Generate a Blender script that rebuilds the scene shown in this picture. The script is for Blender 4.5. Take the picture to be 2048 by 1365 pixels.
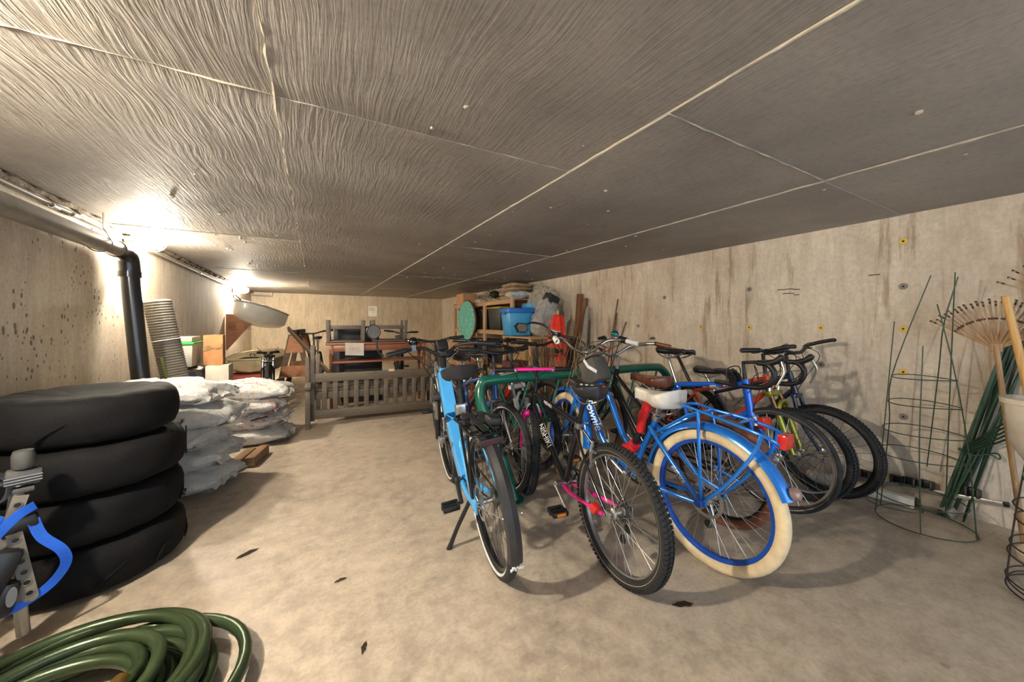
import bpy, bmesh, math, random
from mathutils import Vector, Matrix, noise, Euler
random.seed(7)
R_ = math.radians
PI = math.pi
sc = bpy.context.scene
for o in list(bpy.data.objects): bpy.data.objects.remove(o)
COL = sc.collection
# ---------------------------------------------------------------- camera, world, exposure
cam_d = bpy.data.cameras.new('camera'); cam = bpy.data.objects.new('camera', cam_d); COL.objects.link(cam)
cam.location = (0, 0, 1.195); cam.rotation_euler = (R_(90), 0, -R_(28.97))
cam_d.sensor_width = 36; cam_d.lens = 710 / 2048 * 36; cam_d.shift_y = -37.5 / 2048; cam_d.clip_start = 0.02
sc.camera = cam
w = bpy.data.worlds.new('daylight_outside'); sc.world = w; w.use_nodes = True
w.node_tree.nodes['Background'].inputs[0].default_value = (0.72, 0.85, 1.0, 1)
w.node_tree.nodes['Background'].inputs[1].default_value = 0.38
sc.view_settings.view_transform = 'Standard'; sc.view_settings.look = 'None'
sc.view_settings.exposure = 3.25; sc.view_settings.gamma = 1; sc.view_settings.use_curve_mapping = False
LAMP = 235.0          # emission strength of the globe lamps

# ---------------------------------------------------------------- helpers
def c(h):
    h = h.lstrip('#'); v = [int(h[i:i+2], 16) / 255 for i in (0, 2, 4)]
    return tuple(((x / 12.92) if x <= .04045 else ((x + .055) / 1.055) ** 2.4) for x in v)
class NB:
    def __init__(s, name):
        s.m = bpy.data.materials.new(name); s.m.use_nodes = True; s.t = s.m.node_tree; s.b = s.t.nodes['Principled BSDF']
    def n(s, typ, **kw):
        x = s.t.nodes.new(typ)
        for k, v in kw.items():
            if k.startswith('i_'):
                k = k[2:]; k = int(k) if k.isdigit() else k.replace('_', ' ')
                x.inputs[k].default_value = v
            else: setattr(x, k, v)
        return x
    def l(s, a, b): s.t.links.new(a, b)
    def coord(s, scale=(1, 1, 1), kind='Object', rnd=False):
        tc = s.n('ShaderNodeTexCoord'); mp = s.n('ShaderNodeMapping'); mp.inputs['Scale'].default_value = scale
        src = tc.outputs[kind]
        if rnd:
            oi = s.n('ShaderNodeObjectInfo'); mu = s.n('ShaderNodeVectorMath', operation='ADD'); ml = s.n('ShaderNodeMath', operation='MULTIPLY', i_1=37.0)
            s.l(oi.outputs['Random'], ml.inputs[0]); s.l(src, mu.inputs[0]); s.l(ml.outputs[0], mu.inputs[1]); src = mu.outputs[0]
        s.l(src, mp.inputs[0]); return mp.outputs[0]
    def noise(s, vec, scale, detail=3, rough=.5, dist=0):
        x = s.n('ShaderNodeTexNoise', i_Scale=scale, i_Detail=detail, i_Roughness=rough, i_Distortion=dist)
        if vec: s.l(vec, x.inputs['Vector'])
        return x.outputs[0]
    def ramp(s, fac, stops):
        x = s.n('ShaderNodeValToRGB'); e = x.color_ramp.elements
        while len(e) < len(stops): e.new(.5)
        for k, (p, col) in zip(e, stops):
            k.position = p; k.color = (*col, 1) if len(col) == 3 else col
        s.l(fac, x.inputs[0]); return x.outputs[0]
    def mix(s, fac, a, b, mode='MIX'):
        x = s.n('ShaderNodeMix', data_type='RGBA', blend_type=mode)
        for sock, v in ((x.inputs[0], fac), (x.inputs[6], a), (x.inputs[7], b)):
            if isinstance(v, (int, float)): sock.default_value = v
            elif isinstance(v, tuple): sock.default_value = (*v, 1) if len(v) == 3 else v
            else: s.l(v, sock)
        return x.outputs[2]
    def bump(s, h, strength=.5, dist=.01):
        x = s.n('ShaderNodeBump', i_Strength=strength, i_Distance=dist); s.l(h, x.inputs['Height']); s.l(x.outputs[0], s.b.inputs['Normal'])
    def math(s, op, a, b=None):
        x = s.n('ShaderNodeMath', operation=op)
        for i, v in enumerate((a, b)):
            if v is None: continue
            if isinstance(v, (int, float)): x.inputs[i].default_value = v
            else: s.l(v, x.inputs[i])
        return x.outputs[0]
MATS = {}
def mat(name, col, rough=.5, metal=0., var=.15, scale=9., bump=0., bscale=80., coat=0., stretch=(1, 1, 1)):
    if name in MATS: return MATS[name]
    if isinstance(col, str): col = c(col)
    g = NB(name); v = g.coord(stretch, rnd=True)
    f = g.noise(v, scale, 4, .6)
    lo = tuple(x * (1 - var) for x in col); hi = tuple(min(1, x * (1 + var)) for x in col)
    g.l(g.ramp(f, [(.3, lo), (.7, hi)]), g.b.inputs['Base Color'])
    g.b.inputs['Roughness'].default_value = rough; g.b.inputs['Metallic'].default_value = metal
    if coat: g.b.inputs['Coat Weight'].default_value = coat; g.b.inputs['Coat Roughness'].default_value = .12
    if bump: g.bump(g.noise(v, bscale, 3), bump, .004)
    MATS[name] = g.m; return g.m
def wood(name, a, b, rough=.6, sx=(2, 30, 30), bump=.15):
    if name in MATS: return MATS[name]
    g = NB(name); v = g.coord(sx, rnd=True); f = g.noise(v, 3, 5, .6, .6)
    g.l(g.ramp(f, [(.3, c(a)), (.7, c(b))]), g.b.inputs['Base Color']); g.b.inputs['Roughness'].default_value = rough
    g.bump(f, bump, .004); MATS[name] = g.m; return g.m
def emis(name, col, st):
    m = bpy.data.materials.new(name); m.use_nodes = True; b = m.node_tree.nodes['Principled BSDF']
    b.inputs['Base Color'].default_value = (*col, 1); b.inputs['Emission Color'].default_value = (*col, 1); b.inputs['Emission Strength'].default_value = st
    return m

def sweep(bm, pts, sec, up=None, closed=False, cap=True, rads=None):
    """sweep a 2-D section along points; sec = [(a,b)...] in (side, normal) axes"""
    P = [Vector(p) for p in pts]; n = len(P); rings = []; N = None
    for i in range(n):
        if closed: t = P[(i + 1) % n] - P[i - 1]
        else: t = P[min(i + 1, n - 1)] - P[max(i - 1, 0)]
        if t.length < 1e-9: t = Vector((0, 0, 1))
        t.normalize()
        if up is not None:
            u = Vector(up[i]) if isinstance(up, list) else Vector(up)
            N = u - t * u.dot(t)
        else:
            if N is None:
                a = Vector((0, 0, 1)) if abs(t.z) < .9 else Vector((1, 0, 0)); N = a - t * a.dot(t)
            else: N = N - t * N.dot(t)
        if N.length < 1e-6: N = t.orthogonal()
        N.normalize(); B = t.cross(N); k = rads[i] if rads else 1
        rings.append([bm.verts.new(P[i] + B * (a * k) + N * (b * k)) for a, b in sec])
    m = len(sec)
    for i in range(n if closed else n - 1):
        A, Bq = rings[i], rings[(i + 1) % n]
        for j in range(m):
            bm.faces.new((A[j], A[(j + 1) % m], Bq[(j + 1) % m], Bq[j]))
    if cap and not closed:
        bm.faces.new(rings[0][::-1]); bm.faces.new(rings[-1])
def circ(r, seg=8, ry=None):
    return [(r * math.cos(2 * PI * k / seg), (ry or r) * math.sin(2 * PI * k / seg)) for k in range(seg)]
def tube(bm, pts, r, seg=8, closed=False, cap=True, rads=None):
    if isinstance(r, (list, tuple)): rads = r; r = 1
    sweep(bm, pts, circ(r, seg), closed=closed, cap=cap, rads=rads)
def strip(bm, pts, w_, t_, up):
    sweep(bm, pts, [(-w_/2, -t_/2), (w_/2, -t_/2), (w_/2, t_/2), (-w_/2, t_/2)], up=up)
def cat(pts, n=6, closed=False):
    P = [Vector(p) for p in pts]; out = []; m = len(P)
    for i in range(m if closed else m - 1):
        if closed: a, b, d, e = P[i - 1], P[i], P[(i + 1) % m], P[(i + 2) % m]
        else: a, b, d, e = P[max(i - 1, 0)], P[i], P[i + 1], P[min(i + 2, m - 1)]
        for k in range(n):
            t = k / n
            out.append(.5 * ((2 * b) + (d - a) * t + (2 * a - 5 * b + 4 * d - e) * t * t + (-a + 3 * b - 3 * d + e) * t ** 3))
    if not closed: out.append(P[-1])
    return out
def box(bm, ctr, size, rot=None, bev=0., taper=None):
    M = Matrix.Translation(Vector(ctr))
    if rot is not None: M = M @ (rot.to_4x4() if not isinstance(rot, tuple) else Euler(rot).to_matrix().to_4x4())
    r = bmesh.ops.create_cube(bm, size=1, matrix=M @ Matrix.Diagonal((*size, 1)))
    vs = r['verts']
    if taper:
        Mi = M.inverted()
        for v in vs:
            q = Mi @ v.co
            if q.z < 0: q.x *= taper; q.y *= taper; v.co = M @ q
    if bev:
        es = list({e for v in vs for e in v.link_edges}); bmesh.ops.bevel(bm, geom=es, offset=bev, segments=2, profile=.5, affect='EDGES')
def bar(bm, a, b, w_, d_, up=(0, 0, 1), bev=0.):
    """rectangular timber from a to b: w_ across, d_ along 'up'"""
    a = Vector(a); b = Vector(b); t = (b - a); L = t.length; t.normalize(); u = Vector(up); u = u - t * u.dot(t); u.normalize(); s = t.cross(u)
    M = Matrix((t, s, u)).transposed()
    box(bm, (a + b) / 2, (L, w_, d_), M, bev)
def lathe(bm, prof, seg=24, M=Matrix(), closed=False):
    rings = []
    for r, z in prof:
        if r < 1e-6: rings.append([bm.verts.new(M @ Vector((0, 0, z)))])
        else: rings.append([bm.verts.new(M @ Vector((r * math.cos(2*PI*k/seg), r * math.sin(2*PI*k/seg), z))) for k in range(seg)])
    pairs = list(zip(rings, rings[1:] + ([rings[0]] if closed else [])))
    if not closed: pairs = pairs[:len(rings) - 1]
    for A, B in pairs:
        for k in range(seg):
            k2 = (k + 1) % seg
            if len(A) == 1 and len(B) == 1: continue
            if len(A) == 1: bm.faces.new((A[0], B[k2], B[k]))
            elif len(B) == 1: bm.faces.new((A[k], A[k2], B[0]))
            else: bm.faces.new((A[k], A[k2], B[k2], B[k]))
def ball(bm, ctr, r, seg=10, sc_=(1, 1, 1)):
    bmesh.ops.create_uvsphere(bm, u_segments=seg, v_segments=max(6, seg * 2 // 3), radius=r, matrix=Matrix.Translation(Vector(ctr)) @ Matrix.Diagonal((*sc_, 1)))
AX = {'x': Matrix(((0, 0, 1, 0), (0, 1, 0, 0), (-1, 0, 0, 0), (0, 0, 0, 1))), 'y': Matrix(((1, 0, 0, 0), (0, 0, 1, 0), (0, -1, 0, 0), (0, 0, 0, 1)))}
def along(d, loc=(0, 0, 0)):
    """matrix that turns +z into direction d at loc"""
    return Matrix.Translation(Vector(loc)) @ Vector(d).to_track_quat('Z', 'Y').to_matrix().to_4x4()
def B(): return bmesh.new()
def O(name, bm, m, parent=None, loc=None, rot=None, ang=38, M=None):
    if M is not None: bmesh.ops.transform(bm, matrix=M, verts=bm.verts)
    bmesh.ops.recalc_face_normals(bm, faces=bm.faces)
    lim = R_(ang)
    for e in bm.edges:
        e.smooth = not (len(e.link_faces) == 2 and e.calc_face_angle(0) > lim)
    for f in bm.faces: f.smooth = True
    me = bpy.data.meshes.new(name); bm.to_mesh(me); bm.free(); me.materials.append(m)
    o = bpy.data.objects.new(name, me); COL.objects.link(o)
    if parent is not None: o.parent = parent
    if loc: o.location = loc
    if rot: o.rotation_euler = rot
    return o
def tag(o, label, cat_, group=None, kind=None):
    o['label'] = label; o['category'] = cat_
    if group: o['group'] = group
    if kind: o['kind'] = kind
    return o
def thing(name, label, cat_, loc=(0, 0, 0), rotz=0, group=None, rot=None):
    o = bpy.data.objects.new(name, None); COL.objects.link(o); o.empty_display_size = .1
    o.location = loc; o.rotation_euler = rot if rot else (0, 0, rotz)
    return tag(o, label, cat_, group)
def struct(o): o['kind'] = 'structure'; return o
def text(name, s, size, m, parent, M, extrude=.0006, shear=0.):
    cu = bpy.data.curves.new(name, 'FONT'); cu.body = s; cu.size = size; cu.extrude = extrude; cu.align_x = 'CENTER'; cu.align_y = 'CENTER'; cu.shear = shear
    t = bpy.data.objects.new(name, cu); COL.objects.link(t); bpy.context.view_layer.update()
    me = bpy.data.meshes.new_from_object(t.evaluated_get(bpy.context.evaluated_depsgraph_get()))
    bpy.data.objects.remove(t); bpy.data.curves.remove(cu)
    me.transform(M); me.materials.clear(); me.materials.append(m)
    o = bpy.data.objects.new(name, me); COL.objects.link(o); o.parent = parent
    return o
def basis(o, x, y, z):
    """matrix from origin and three axes"""
    x, y, z = Vector(x).normalized(), Vector(y).normalized(), Vector(z).normalized()
    M = Matrix((x, y, z)).transposed().to_4x4(); M.translation = Vector(o); return M

# ---------------------------------------------------------------- materials of the setting
CEIL = 1.95; XL = -1.37; XR = 3.51; YB = 10.9; YF = -2.6
def concrete_wall(name, ax, warm='#cdb79a', grey='#a3937c', pits=.5, stain='#8a6a48', streak=.5):
    g = NB(name); along_, = (ax,)
    s1 = (1, 7, 1.1) if ax == 'y' else (7, 1, 1.1)
    v = g.coord(s1); vo = g.coord()
    st = g.noise(v, 1.6, 7, .7, .4); big = g.noise(vo, 1.3, 6, .68, .5); fine = g.noise(vo, 40, 3, .6); v2 = g.coord((1, 22, 3.5) if ax == 'y' else (22, 1, 3.5)); fs = g.noise(v2, 1.5, 3, .6)
    base = g.mix(g.ramp(st, [(.36, (0, 0, 0)), (.66, (1, 1, 1))]), c(grey), c(warm))
    base = g.mix(g.ramp(big, [(.45, (0, 0, 0)), (.75, (.55, .55, .55))]), base, c(stain))
    base = g.mix(g.ramp(fs, [(.5, (0, 0, 0)), (.75, (.28, .28, .28))]), base, c('#e6dccb'))
    v3 = g.coord((1, 5, .5) if ax == 'y' else (5, 1, .5)); st2 = g.noise(v3, 2.1, 5, .7)
    base = g.mix(g.ramp(st2, [(.56, (0, 0, 0)), (.66, (streak,) * 3)]), base, c('#8b6d50'))
    vor = g.n('ShaderNodeTexVoronoi', i_Scale=46.0); g.l(g.coord((1, 1, .62), ), vor.inputs['Vector']); sx = g.n('ShaderNodeSeparateColor'); g.l(vor.outputs['Color'], sx.inputs[0])
    wob = g.noise(vo, 90, 2); dd = g.math('ADD', vor.outputs['Distance'], g.math('MULTIPLY', wob, .3))
    msk = g.noise(vo, 3.1, 2); thr = g.math('MULTIPLY', g.math('POWER', sx.outputs[0], 3.0), g.math('MULTIPLY', g.ramp(msk, [(.40, (.12,) * 3), (.60, (1, 1, 1))]), pits))
    pit = g.math('LESS_THAN', dd, g.math('ADD', thr, .1))
    base = g.mix(g.math('MULTIPLY', pit, .78), base, c('#463828'))
    base = g.mix(g.ramp(fine, [(.4, (0, 0, 0)), (.8, (.3, .3, .3))]), base, c('#7d6b55'))
    g.l(base, g.b.inputs['Base Color']); g.b.inputs['Roughness'].default_value = .82
    hgt = g.math('SUBTRACT', g.math('ADD', g.math('MULTIPLY', fine, .25), g.math('MULTIPLY', fs, .22)), g.math('MULTIPLY', pit, .9))
    g.bump(hgt, .55, .008); return g.m
M_WR = concrete_wall('concrete_wall_right', 'y', '#e3d6c3', '#c6b9a8', .46, '#9c8468', .6)
M_WL = concrete_wall('concrete_wall_left', 'y', '#dccfba', '#c3b6a2', .56, '#b0977a', .2)
M_WB = concrete_wall('concrete_wall_back', 'x', '#c8b79d', '#ada089', .42, '#a08a6e', .3)
def ceiling_mat():
    g = NB('concrete_ceiling_board_marked'); v0 = g.coord((1, 1, 1), rnd=True)
    warp = g.noise(v0, 1.5, 2, .5); mp = g.n('ShaderNodeVectorMath', operation='MULTIPLY_ADD'); mp.inputs[1].default_value = (1, 1, 1)
    cx = g.n('ShaderNodeCombineXYZ'); g.l(g.math('MULTIPLY', warp, .13), cx.inputs[0])
    ad = g.n('ShaderNodeVectorMath', operation='ADD'); g.l(v0, ad.inputs[0]); g.l(cx.outputs[0], ad.inputs[1])
    m2 = g.n('ShaderNodeMapping'); m2.inputs['Scale'].default_value = (64, 3.8, 1); g.l(ad.outputs[0], m2.inputs[0])
    gr = g.noise(m2.outputs[0], 1.0, 4, .6, .45); m3 = g.n('ShaderNodeMapping'); m3.inputs['Scale'].default_value = (150, 7, 1); g.l(ad.outputs[0], m3.inputs[0])
    g2 = g.noise(m3.outputs[0], 1.0, 2, .5); big = g.noise(v0, 1.3, 4, .6); fine = g.noise(v0, 45, 3, .6); msk = g.ramp(g.noise(v0, 1.6, 3, .6), [(.40, (.06,) * 3), (.62, (1, 1, 1))])
    base = g.ramp(big, [(.3, c('#8a837c')), (.55, c('#9f9890')), (.75, c('#aea69b'))])
    base = g.mix(g.ramp(fine, [(.45, (0,) * 3), (.8, (.4,) * 3)]), base, c('#6f675d'))
    base = g.mix(g.ramp(gr, [(.28, (.25,) * 3), (.44, (0,) * 3)]), base, c('#6a6560'))
    base = g.mix(g.ramp(gr, [(.62, (0,) * 3), (.8, (.3,) * 3)]), base, c('#c9bda9'))
    g.l(base, g.b.inputs['Base Color']); g.b.inputs['Roughness'].default_value = .62
    h = g.math('ADD', g.math('MULTIPLY', g.math('MULTIPLY', g.ramp(gr, [(.40, (0,) * 3), (.66, (1,) * 3)]), msk), 1.0), g.math('MULTIPLY', g2, .3))
    h = g.math('ADD', h, g.math('MULTIPLY', fine, .12))
    g.bump(h, .6, .005); return g.m
M_CE = ceiling_mat()
def floor_mat():
    g = NB('concrete_floor_worn'); v = g.coord(); big = g.noise(v, 1.5, 6, .7); mid = g.noise(v, 11, 5, .7); fine = g.noise(v, 60, 3, .6)
    vs = g.coord((2.5, 12, 1)); sw = g.noise(vs, 1.2, 4, .6, 1.)
    base = g.ramp(big, [(.3, c('#857a6f')), (.5, c('#a39686')), (.72, c('#b8ab99'))])
    base = g.mix(g.ramp(mid, [(.38, (0,) * 3), (.7, (.6,) * 3)]), base, c('#d2c5b1'))
    base = g.mix(g.ramp(sw, [(.52, (0,) * 3), (.75, (.2,) * 3)]), base, c('#85786a'))
    base = g.mix(g.ramp(fine, [(.45, (0,) * 3), (.8, (.35,) * 3)]), base, c('#6f6557'))
    vor = g.n('ShaderNodeTexVoronoi', i_Scale=3.0); g.l(v, vor.inputs['Vector']); wob = g.noise(v, 25, 3)
    pit = g.math('LESS_THAN', g.math('ADD', vor.outputs['Distance'], g.math('MULTIPLY', wob, .1)), .085)
    base = g.mix(g.math('MULTIPLY', pit, .35), base, c('#4a4238'))
    g.l(base, g.b.inputs['Base Color']); rr = g.ramp(mid, [(.3, (.42,) * 3), (.7, (.62,) * 3)]); g.l(rr, g.b.inputs['Roughness'])
    g.bump(g.math('ADD', g.math('MULTIPLY', fine, .35), g.math('MULTIPLY', mid, .5)), .25, .006); return g.m
M_FL = floor_mat()
# shared plain materials
BLACK = mat('black_plastic', '#17171a', .42); RUBBER = mat('tire_rubber', '#232324', .82, var=.25, scale=30, bump=.3)
STEEL = mat('brushed_steel', '#b9b8b4', .3, .9); CHROME = mat('polished_chrome', '#d6d6d4', .14, 1.); ALU = mat('grey_aluminium', '#9a9a98', .38, .8)
DSTEEL = mat('dark_steel', '#4a4a4b', .42, .7); RIMDK = mat('black_rim', '#1c1c1e', .35, .3)
REDR = mat('red_reflector', '#c81d12', .2, coat=.6); WHITEP = mat('white_plastic', '#dcd9d2', .4); PAPER = mat('white_paper', '#e9e5dc', .8, var=.05)
INK = mat('dark_ink', '#2b2826', .7); REDINK = mat('red_ink', '#c2483a', .7); CARD = mat('cardboard', '#b07f53', .8, bump=.1); CARD2 = mat('cardboard_pale', '#c0926a', .8)
# ---------------------------------------------------------------- the room
bm = B(); box(bm, ((XL + XR) / 2, (YB + YF) / 2, -.06), (XR - XL + .8, YB - YF + .4, .12)); floor = struct(O('floor', bm, M_FL))
bm = B(); box(bm, (XR + .1, (YB + YF) / 2, CEIL / 2 + .05), (.2, YB - YF + .4, CEIL + .3)); wr = struct(O('wall_right', bm, M_WR))
bm = B(); box(bm, (XL - .13, (YB + 4.05) / 2 + .1, CEIL / 2 + .05), (.2, YB - 4.05 + .4, CEIL + .3)); box(bm, (XL - .11, (4.05 + YF) / 2, CEIL / 2 + .05), (.22, 4.05 - YF, CEIL + .3), bev=.012); wl = struct(O('wall_left', bm, M_WL))
bm = B(); box(bm, ((XL + XR) / 2, YB + .1, CEIL / 2 + .05), (XR - XL + .5, .2, CEIL + .3)); wb = struct(O('wall_back', bm, M_WB))
bm = B(); box(bm, ((XL + XR) / 2, (YB + YF) / 2, CEIL + .13), (XR - XL + .8, YB - YF + .4, .2)); ceiling = struct(O('ceiling', bm, M_CE))
# board-marked ceiling panels, each cast against its own sheet of plywood
pm = {}
def panel(x0, x1, y0, y1, dz):
    y0 = max(y0, YF); y1 = min(y1, YB)
    bm = B(); box(bm, (0, 0, .02), (x1 - x0, y1 - y0, .04))
    o = O('ceiling_panel', bm, M_CE, ceiling); o.location = ((x0 + x1) / 2, (y0 + y1) / 2, CEIL + dz)
cols = [(-1.40, -.12, 1.41), (-.12, 1.10, 1.41), (1.10, 2.32, .83), (2.32, 3.54, .83)]
for x0, x1, ys in cols:
    y = ys - 2.44 * 2
    while y < YB - .01:
        panel(x0, x1, y, y + 2.44, {-1.40: .0, -.12: -.004, 1.10: -.014, 2.32: -.022}[x0] + random.uniform(-.002, .002)); y += 2.44
M_RIDGE = mat('concrete_fin', '#b5aa98', .8, var=.2, scale=30, bump=.5)
def ridge(a, b, r=.0042, dz=.002):
    a = Vector((*a, CEIL - dz)); b = Vector((*b, CEIL - dz)); n = max(3, int((b - a).length / .05)); pts = []; rr = []
    for k in range(n + 1):
        p = a.lerp(b, k / n); p += Vector((random.uniform(-1, 1) * .003, random.uniform(-1, 1) * .003, 0)); pts.append(p); rr.append(r * random.choice((.1, .4, .7, 1., 1.3)))
    bm = B(); tube(bm, pts, rr, 5); O('formwork_seam', bm, M_RIDGE, ceiling)
ridge((-.12, YF), (-.12, YB), .004); ridge((1.10, YF), (1.10, YB), .0045, .010); ridge((2.32, YF), (2.32, YB), .004, .018)
ridge((1.31, .83), (1.31, YB), .0035, .012)
for k in range(-1, 5):
    ridge((XL, 1.41 + 2.44 * k), (1.10, 1.41 + 2.44 * k), .004); ridge((1.10, .83 + 2.44 * k), (XR, .83 + 2.44 * k), .003, .018)
dm = None
for k in range(64):
    if dm is None:
        bm = B(); bmesh.ops.create_icosphere(bm, subdivisions=2, radius=.011)
        for v in bm.verts: v.co += noise.noise_vector(v.co * 120) * .005; v.co.z *= .8
        o = O('concrete_drip', bm, M_RIDGE, ceiling); dm = o.data
    else:
        o = bpy.data.objects.new('concrete_drip', dm); COL.objects.link(o); o.parent = ceiling
    y = random.uniform(.3, 6); x = random.uniform(-.8, 3.3); o.location = (x, y, CEIL - (.022 if x > 2.3 else .014 if x > 1.1 else .004)); s = random.uniform(.35, 1.1); o.scale = (s * 1.3, s, s); o.rotation_euler = (0, 0, random.uniform(0, 6))
# rough fin of concrete where the slab meets the left wall
bm = B(); pts = []; rr = []
for k in range(240):
    y = YF + (YB - YF) * k / 239; pts.append((XL + .004, y, CEIL - .012 + random.uniform(-.012, .006))); rr.append(random.uniform(.010, .032))
tube(bm, pts, rr, 6); O('rough_joint', bm, mat('rough_joint_concrete', '#84745e', .95, var=.45, scale=40, bump=.9, bscale=60), wl)
bm = B(); pts = []; rr = []
for k in range(200):
    y = YF + (YB - YF) * k / 199; pts.append((XR - .002, y, CEIL - .006 + random.uniform(-.006, .004))); rr.append(random.uniform(.004, .014))
tube(bm, pts, rr, 6); O('rough_joint', bm, M_RIDGE, wr)
# form-tie plugs in the right wall
YEL = mat('yellow_tie_plug', '#d9b954', .6); GREYP = mat('grey_tie_plug', '#8d8578', .8)
def plug(wall, x, y, z, m, dirx=-1):
    bm = B(); lathe(bm, [(0, .001), (.006, .001), (.007, .004), (.021, .004), (.023, 0), (.023, -.01)], 14, Matrix.Translation((x, y, z)) @ (AX['x'] if dirx > 0 else AX['x'].inverted()))
    o = O('tie_plug', bm, m, wall)
    bm = B(); lathe(bm, [(0, .0052), (.0065, .0052), (.0065, .003)], 10, Matrix.Translation((x, y, z)) @ (AX['x'] if dirx > 0 else AX['x'].inverted())); O('tie_hole', bm, INK, o)
for y, z, m in ((.826, 1.748, YEL), (.826, 1.15, YEL), (.826, .855, YEL), (.826, 1.44, GREYP), (.826, .55, GREYP), (1.277, 1.15, YEL), (1.81, 1.147, YEL), (2.28, 1.147, YEL), (1.277, .86, GREYP), (1.81, 1.5, GREYP), (3.1, 1.15, GREYP), (2.72, 1.48, GREYP)):
    plug(wr, XR, y, z, m)
# brown scrapes on the right wall
for y, z, L in ((1.52, 1.475, .12), (1.50, 1.44, .085), (1.44, 1.425, .04), (1.44, 1.47, .05), (.97, 1.535, .06)):
    bm = B(); pts = [(XR - .0005, y + L * (k / 8 - .5), z + random.uniform(-.002, .002)) for k in range(9)]
    sweep(bm, pts, circ(.0035, 6, .0008), up=(-1, 0, 0)); O('scrape_mark', bm, mat('brown_scrape', '#5d3a2a', .9), wr)
# ---------------------------------------------------------------- pipes, conduit, lamps
GPIPE = mat('grey_dusty_pipe', '#8b857b', .45, var=.2); BPIPE = mat('black_abs_pipe', '#1e1f22', .3, var=.2, coat=.3)
pp = thing('drain_pipe', 'large drain pipe, dusty grey along the left wall and black where it drops', 'pipe', (-1.25, 3.86, 0))
def rel(o, *p): return Vector(p) - Vector(o.location)
bm = B(); tube(bm, [rel(pp, -1.28, -2.4, 1.80), rel(pp, -1.28, 3.70, 1.735)], .056, 20); O('horizontal_run', bm, GPIPE, pp)
bm = B(); tube(bm, cat([rel(pp, -1.28, 3.68, 1.735), rel(pp, -1.28, 3.76, 1.733), rel(pp, -1.272, 3.84, 1.70), rel(pp, -1.268, 3.862, 1.62), rel(pp, -1.265, 3.865, 1.56)], 5), .063, 20); O('elbow', bm, BPIPE, pp)
bm = B(); lathe(bm, [(.06, 0), (.069, 0), (.069, .045), (.06, .045)], 20, Matrix.Translation(rel(pp, -1.267, 3.863, 1.545))); O('coupling', bm, BPIPE, pp)
bm = B(); tube(bm, [rel(pp, -1.266, 3.863, 1.57), rel(pp, -1.15, 3.87, 0.0)], .056, 24); O('drop_run', bm, BPIPE, pp)
bm = B(); strip(bm, [rel(pp, -1.215, 3.865, .75), rel(pp, -1.235, 3.864, 1.5)], .012, .001, (.6, -.8, 0))
bm.free()
WIRE = mat('galvanised_wire', '#6e675c', .5, .6)
hg = thing('pipe_hanger', 'thin wire strap looped around the grey drain pipe', 'hanger', (-1.28, 3.45, 1.68))
bm = B(); tube(bm, [Vector((.066 * math.cos(a), .0, .066 * math.sin(a) + .06)) for a in [PI * k / 10 + PI for k in range(11)]], .004, 6, cap=True); tube(bm, [(-.066, 0, .06), (-.03, 0, .15)], .003, 5); tube(bm, [(.066, 0, .06), (-.0, .05, .17)], .003, 5); O('loop', bm, WIRE, hg)
bm = B(); box(bm, (.0, .06, .22), (.004, .02, .1)); O('drop_strap', bm, WIRE, hg)
cd = thing('conduit', 'thin grey electrical conduit running along the left wall to the lamps', 'conduit', (-1.35, 4.2, 1.85))
bm = B(); tube(bm, [(0, -6.6, .05), (0, -2, .05), (0, 0, .025)], .0125, 10); O('conduit_run', bm, GPIPE, cd)
bm = B(); tube(bm, [(0, .06, .02), (0, 2.2, .002), (0, 4.38, -.015)], .0125, 10); O('conduit_run', bm, GPIPE, cd)
for y in (-1.05, -.85, 2.0, -3.2):
    bm = B(); lathe(bm, [(.012, -.03), (.017, -.03), (.017, .03), (.012, .03)], 10, Matrix.Translation((0, y, .05 if y < -1.5 else (.032 if y < 1 else .003))) @ AX['y']); O('coupling', bm, ALU, cd)
CAGE = mat('white_lamp_cage', '#e8e4da', .4)
def lamp(label, y, z, k):
    glow = emis('lit_globe', (1.0, .90, .74), LAMP * k)
    t = thing('bulkhead_lamp', label, 'lamp', (XL - .02, y, z), group='caged globe lamps on the left wall')
    bm = B(); box(bm, (.03, 0, 0), (.06, .1, .1), bev=.01); O('junction_box', bm, ALU, t)
    Mx = AX['x']
    bm = B(); lathe(bm, [(0, .06), (.062, .06), (.066, .07), (.062, .085), (.045, .095), (.0, .095)], 20, Mx); O('lamp_base', bm, CAGE, t)
    bm = B(); lathe(bm, [(0, .092), (.036, .095), (.044, .12), (.046, .16), (.04, .2), (.024, .222), (0, .228)], 20, Mx); O('globe', bm, glow, t)
    bm = B()
    for k in range(6):
        a = PI * k / 3; tube(bm, [Mx @ Vector((r * math.cos(a), r * math.sin(a), zz)) for r, zz in ((.06, .09), (.064, .13), (.06, .19), (.04, .235), (.012, .25))], .0025, 5)
    for r, zz in ((.063, .13), (.055, .205)): tube(bm, [Mx @ Vector((r * math.cos(2*PI*k/20), r * math.sin(2*PI*k/20), zz)) for k in range(20)], .0025, 5, closed=True)
    O('wire_guard', bm, CAGE, t); return t
lamp('lit caged globe lamp above the black drop pipe', 4.17, 1.866, .5); lamp('lit caged globe lamp above the white dinghy', 8.58, 1.822, .8); lamp('lit caged globe lamp on the left wall nearest the camera', 1.1, 1.875, 1.2)
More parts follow.
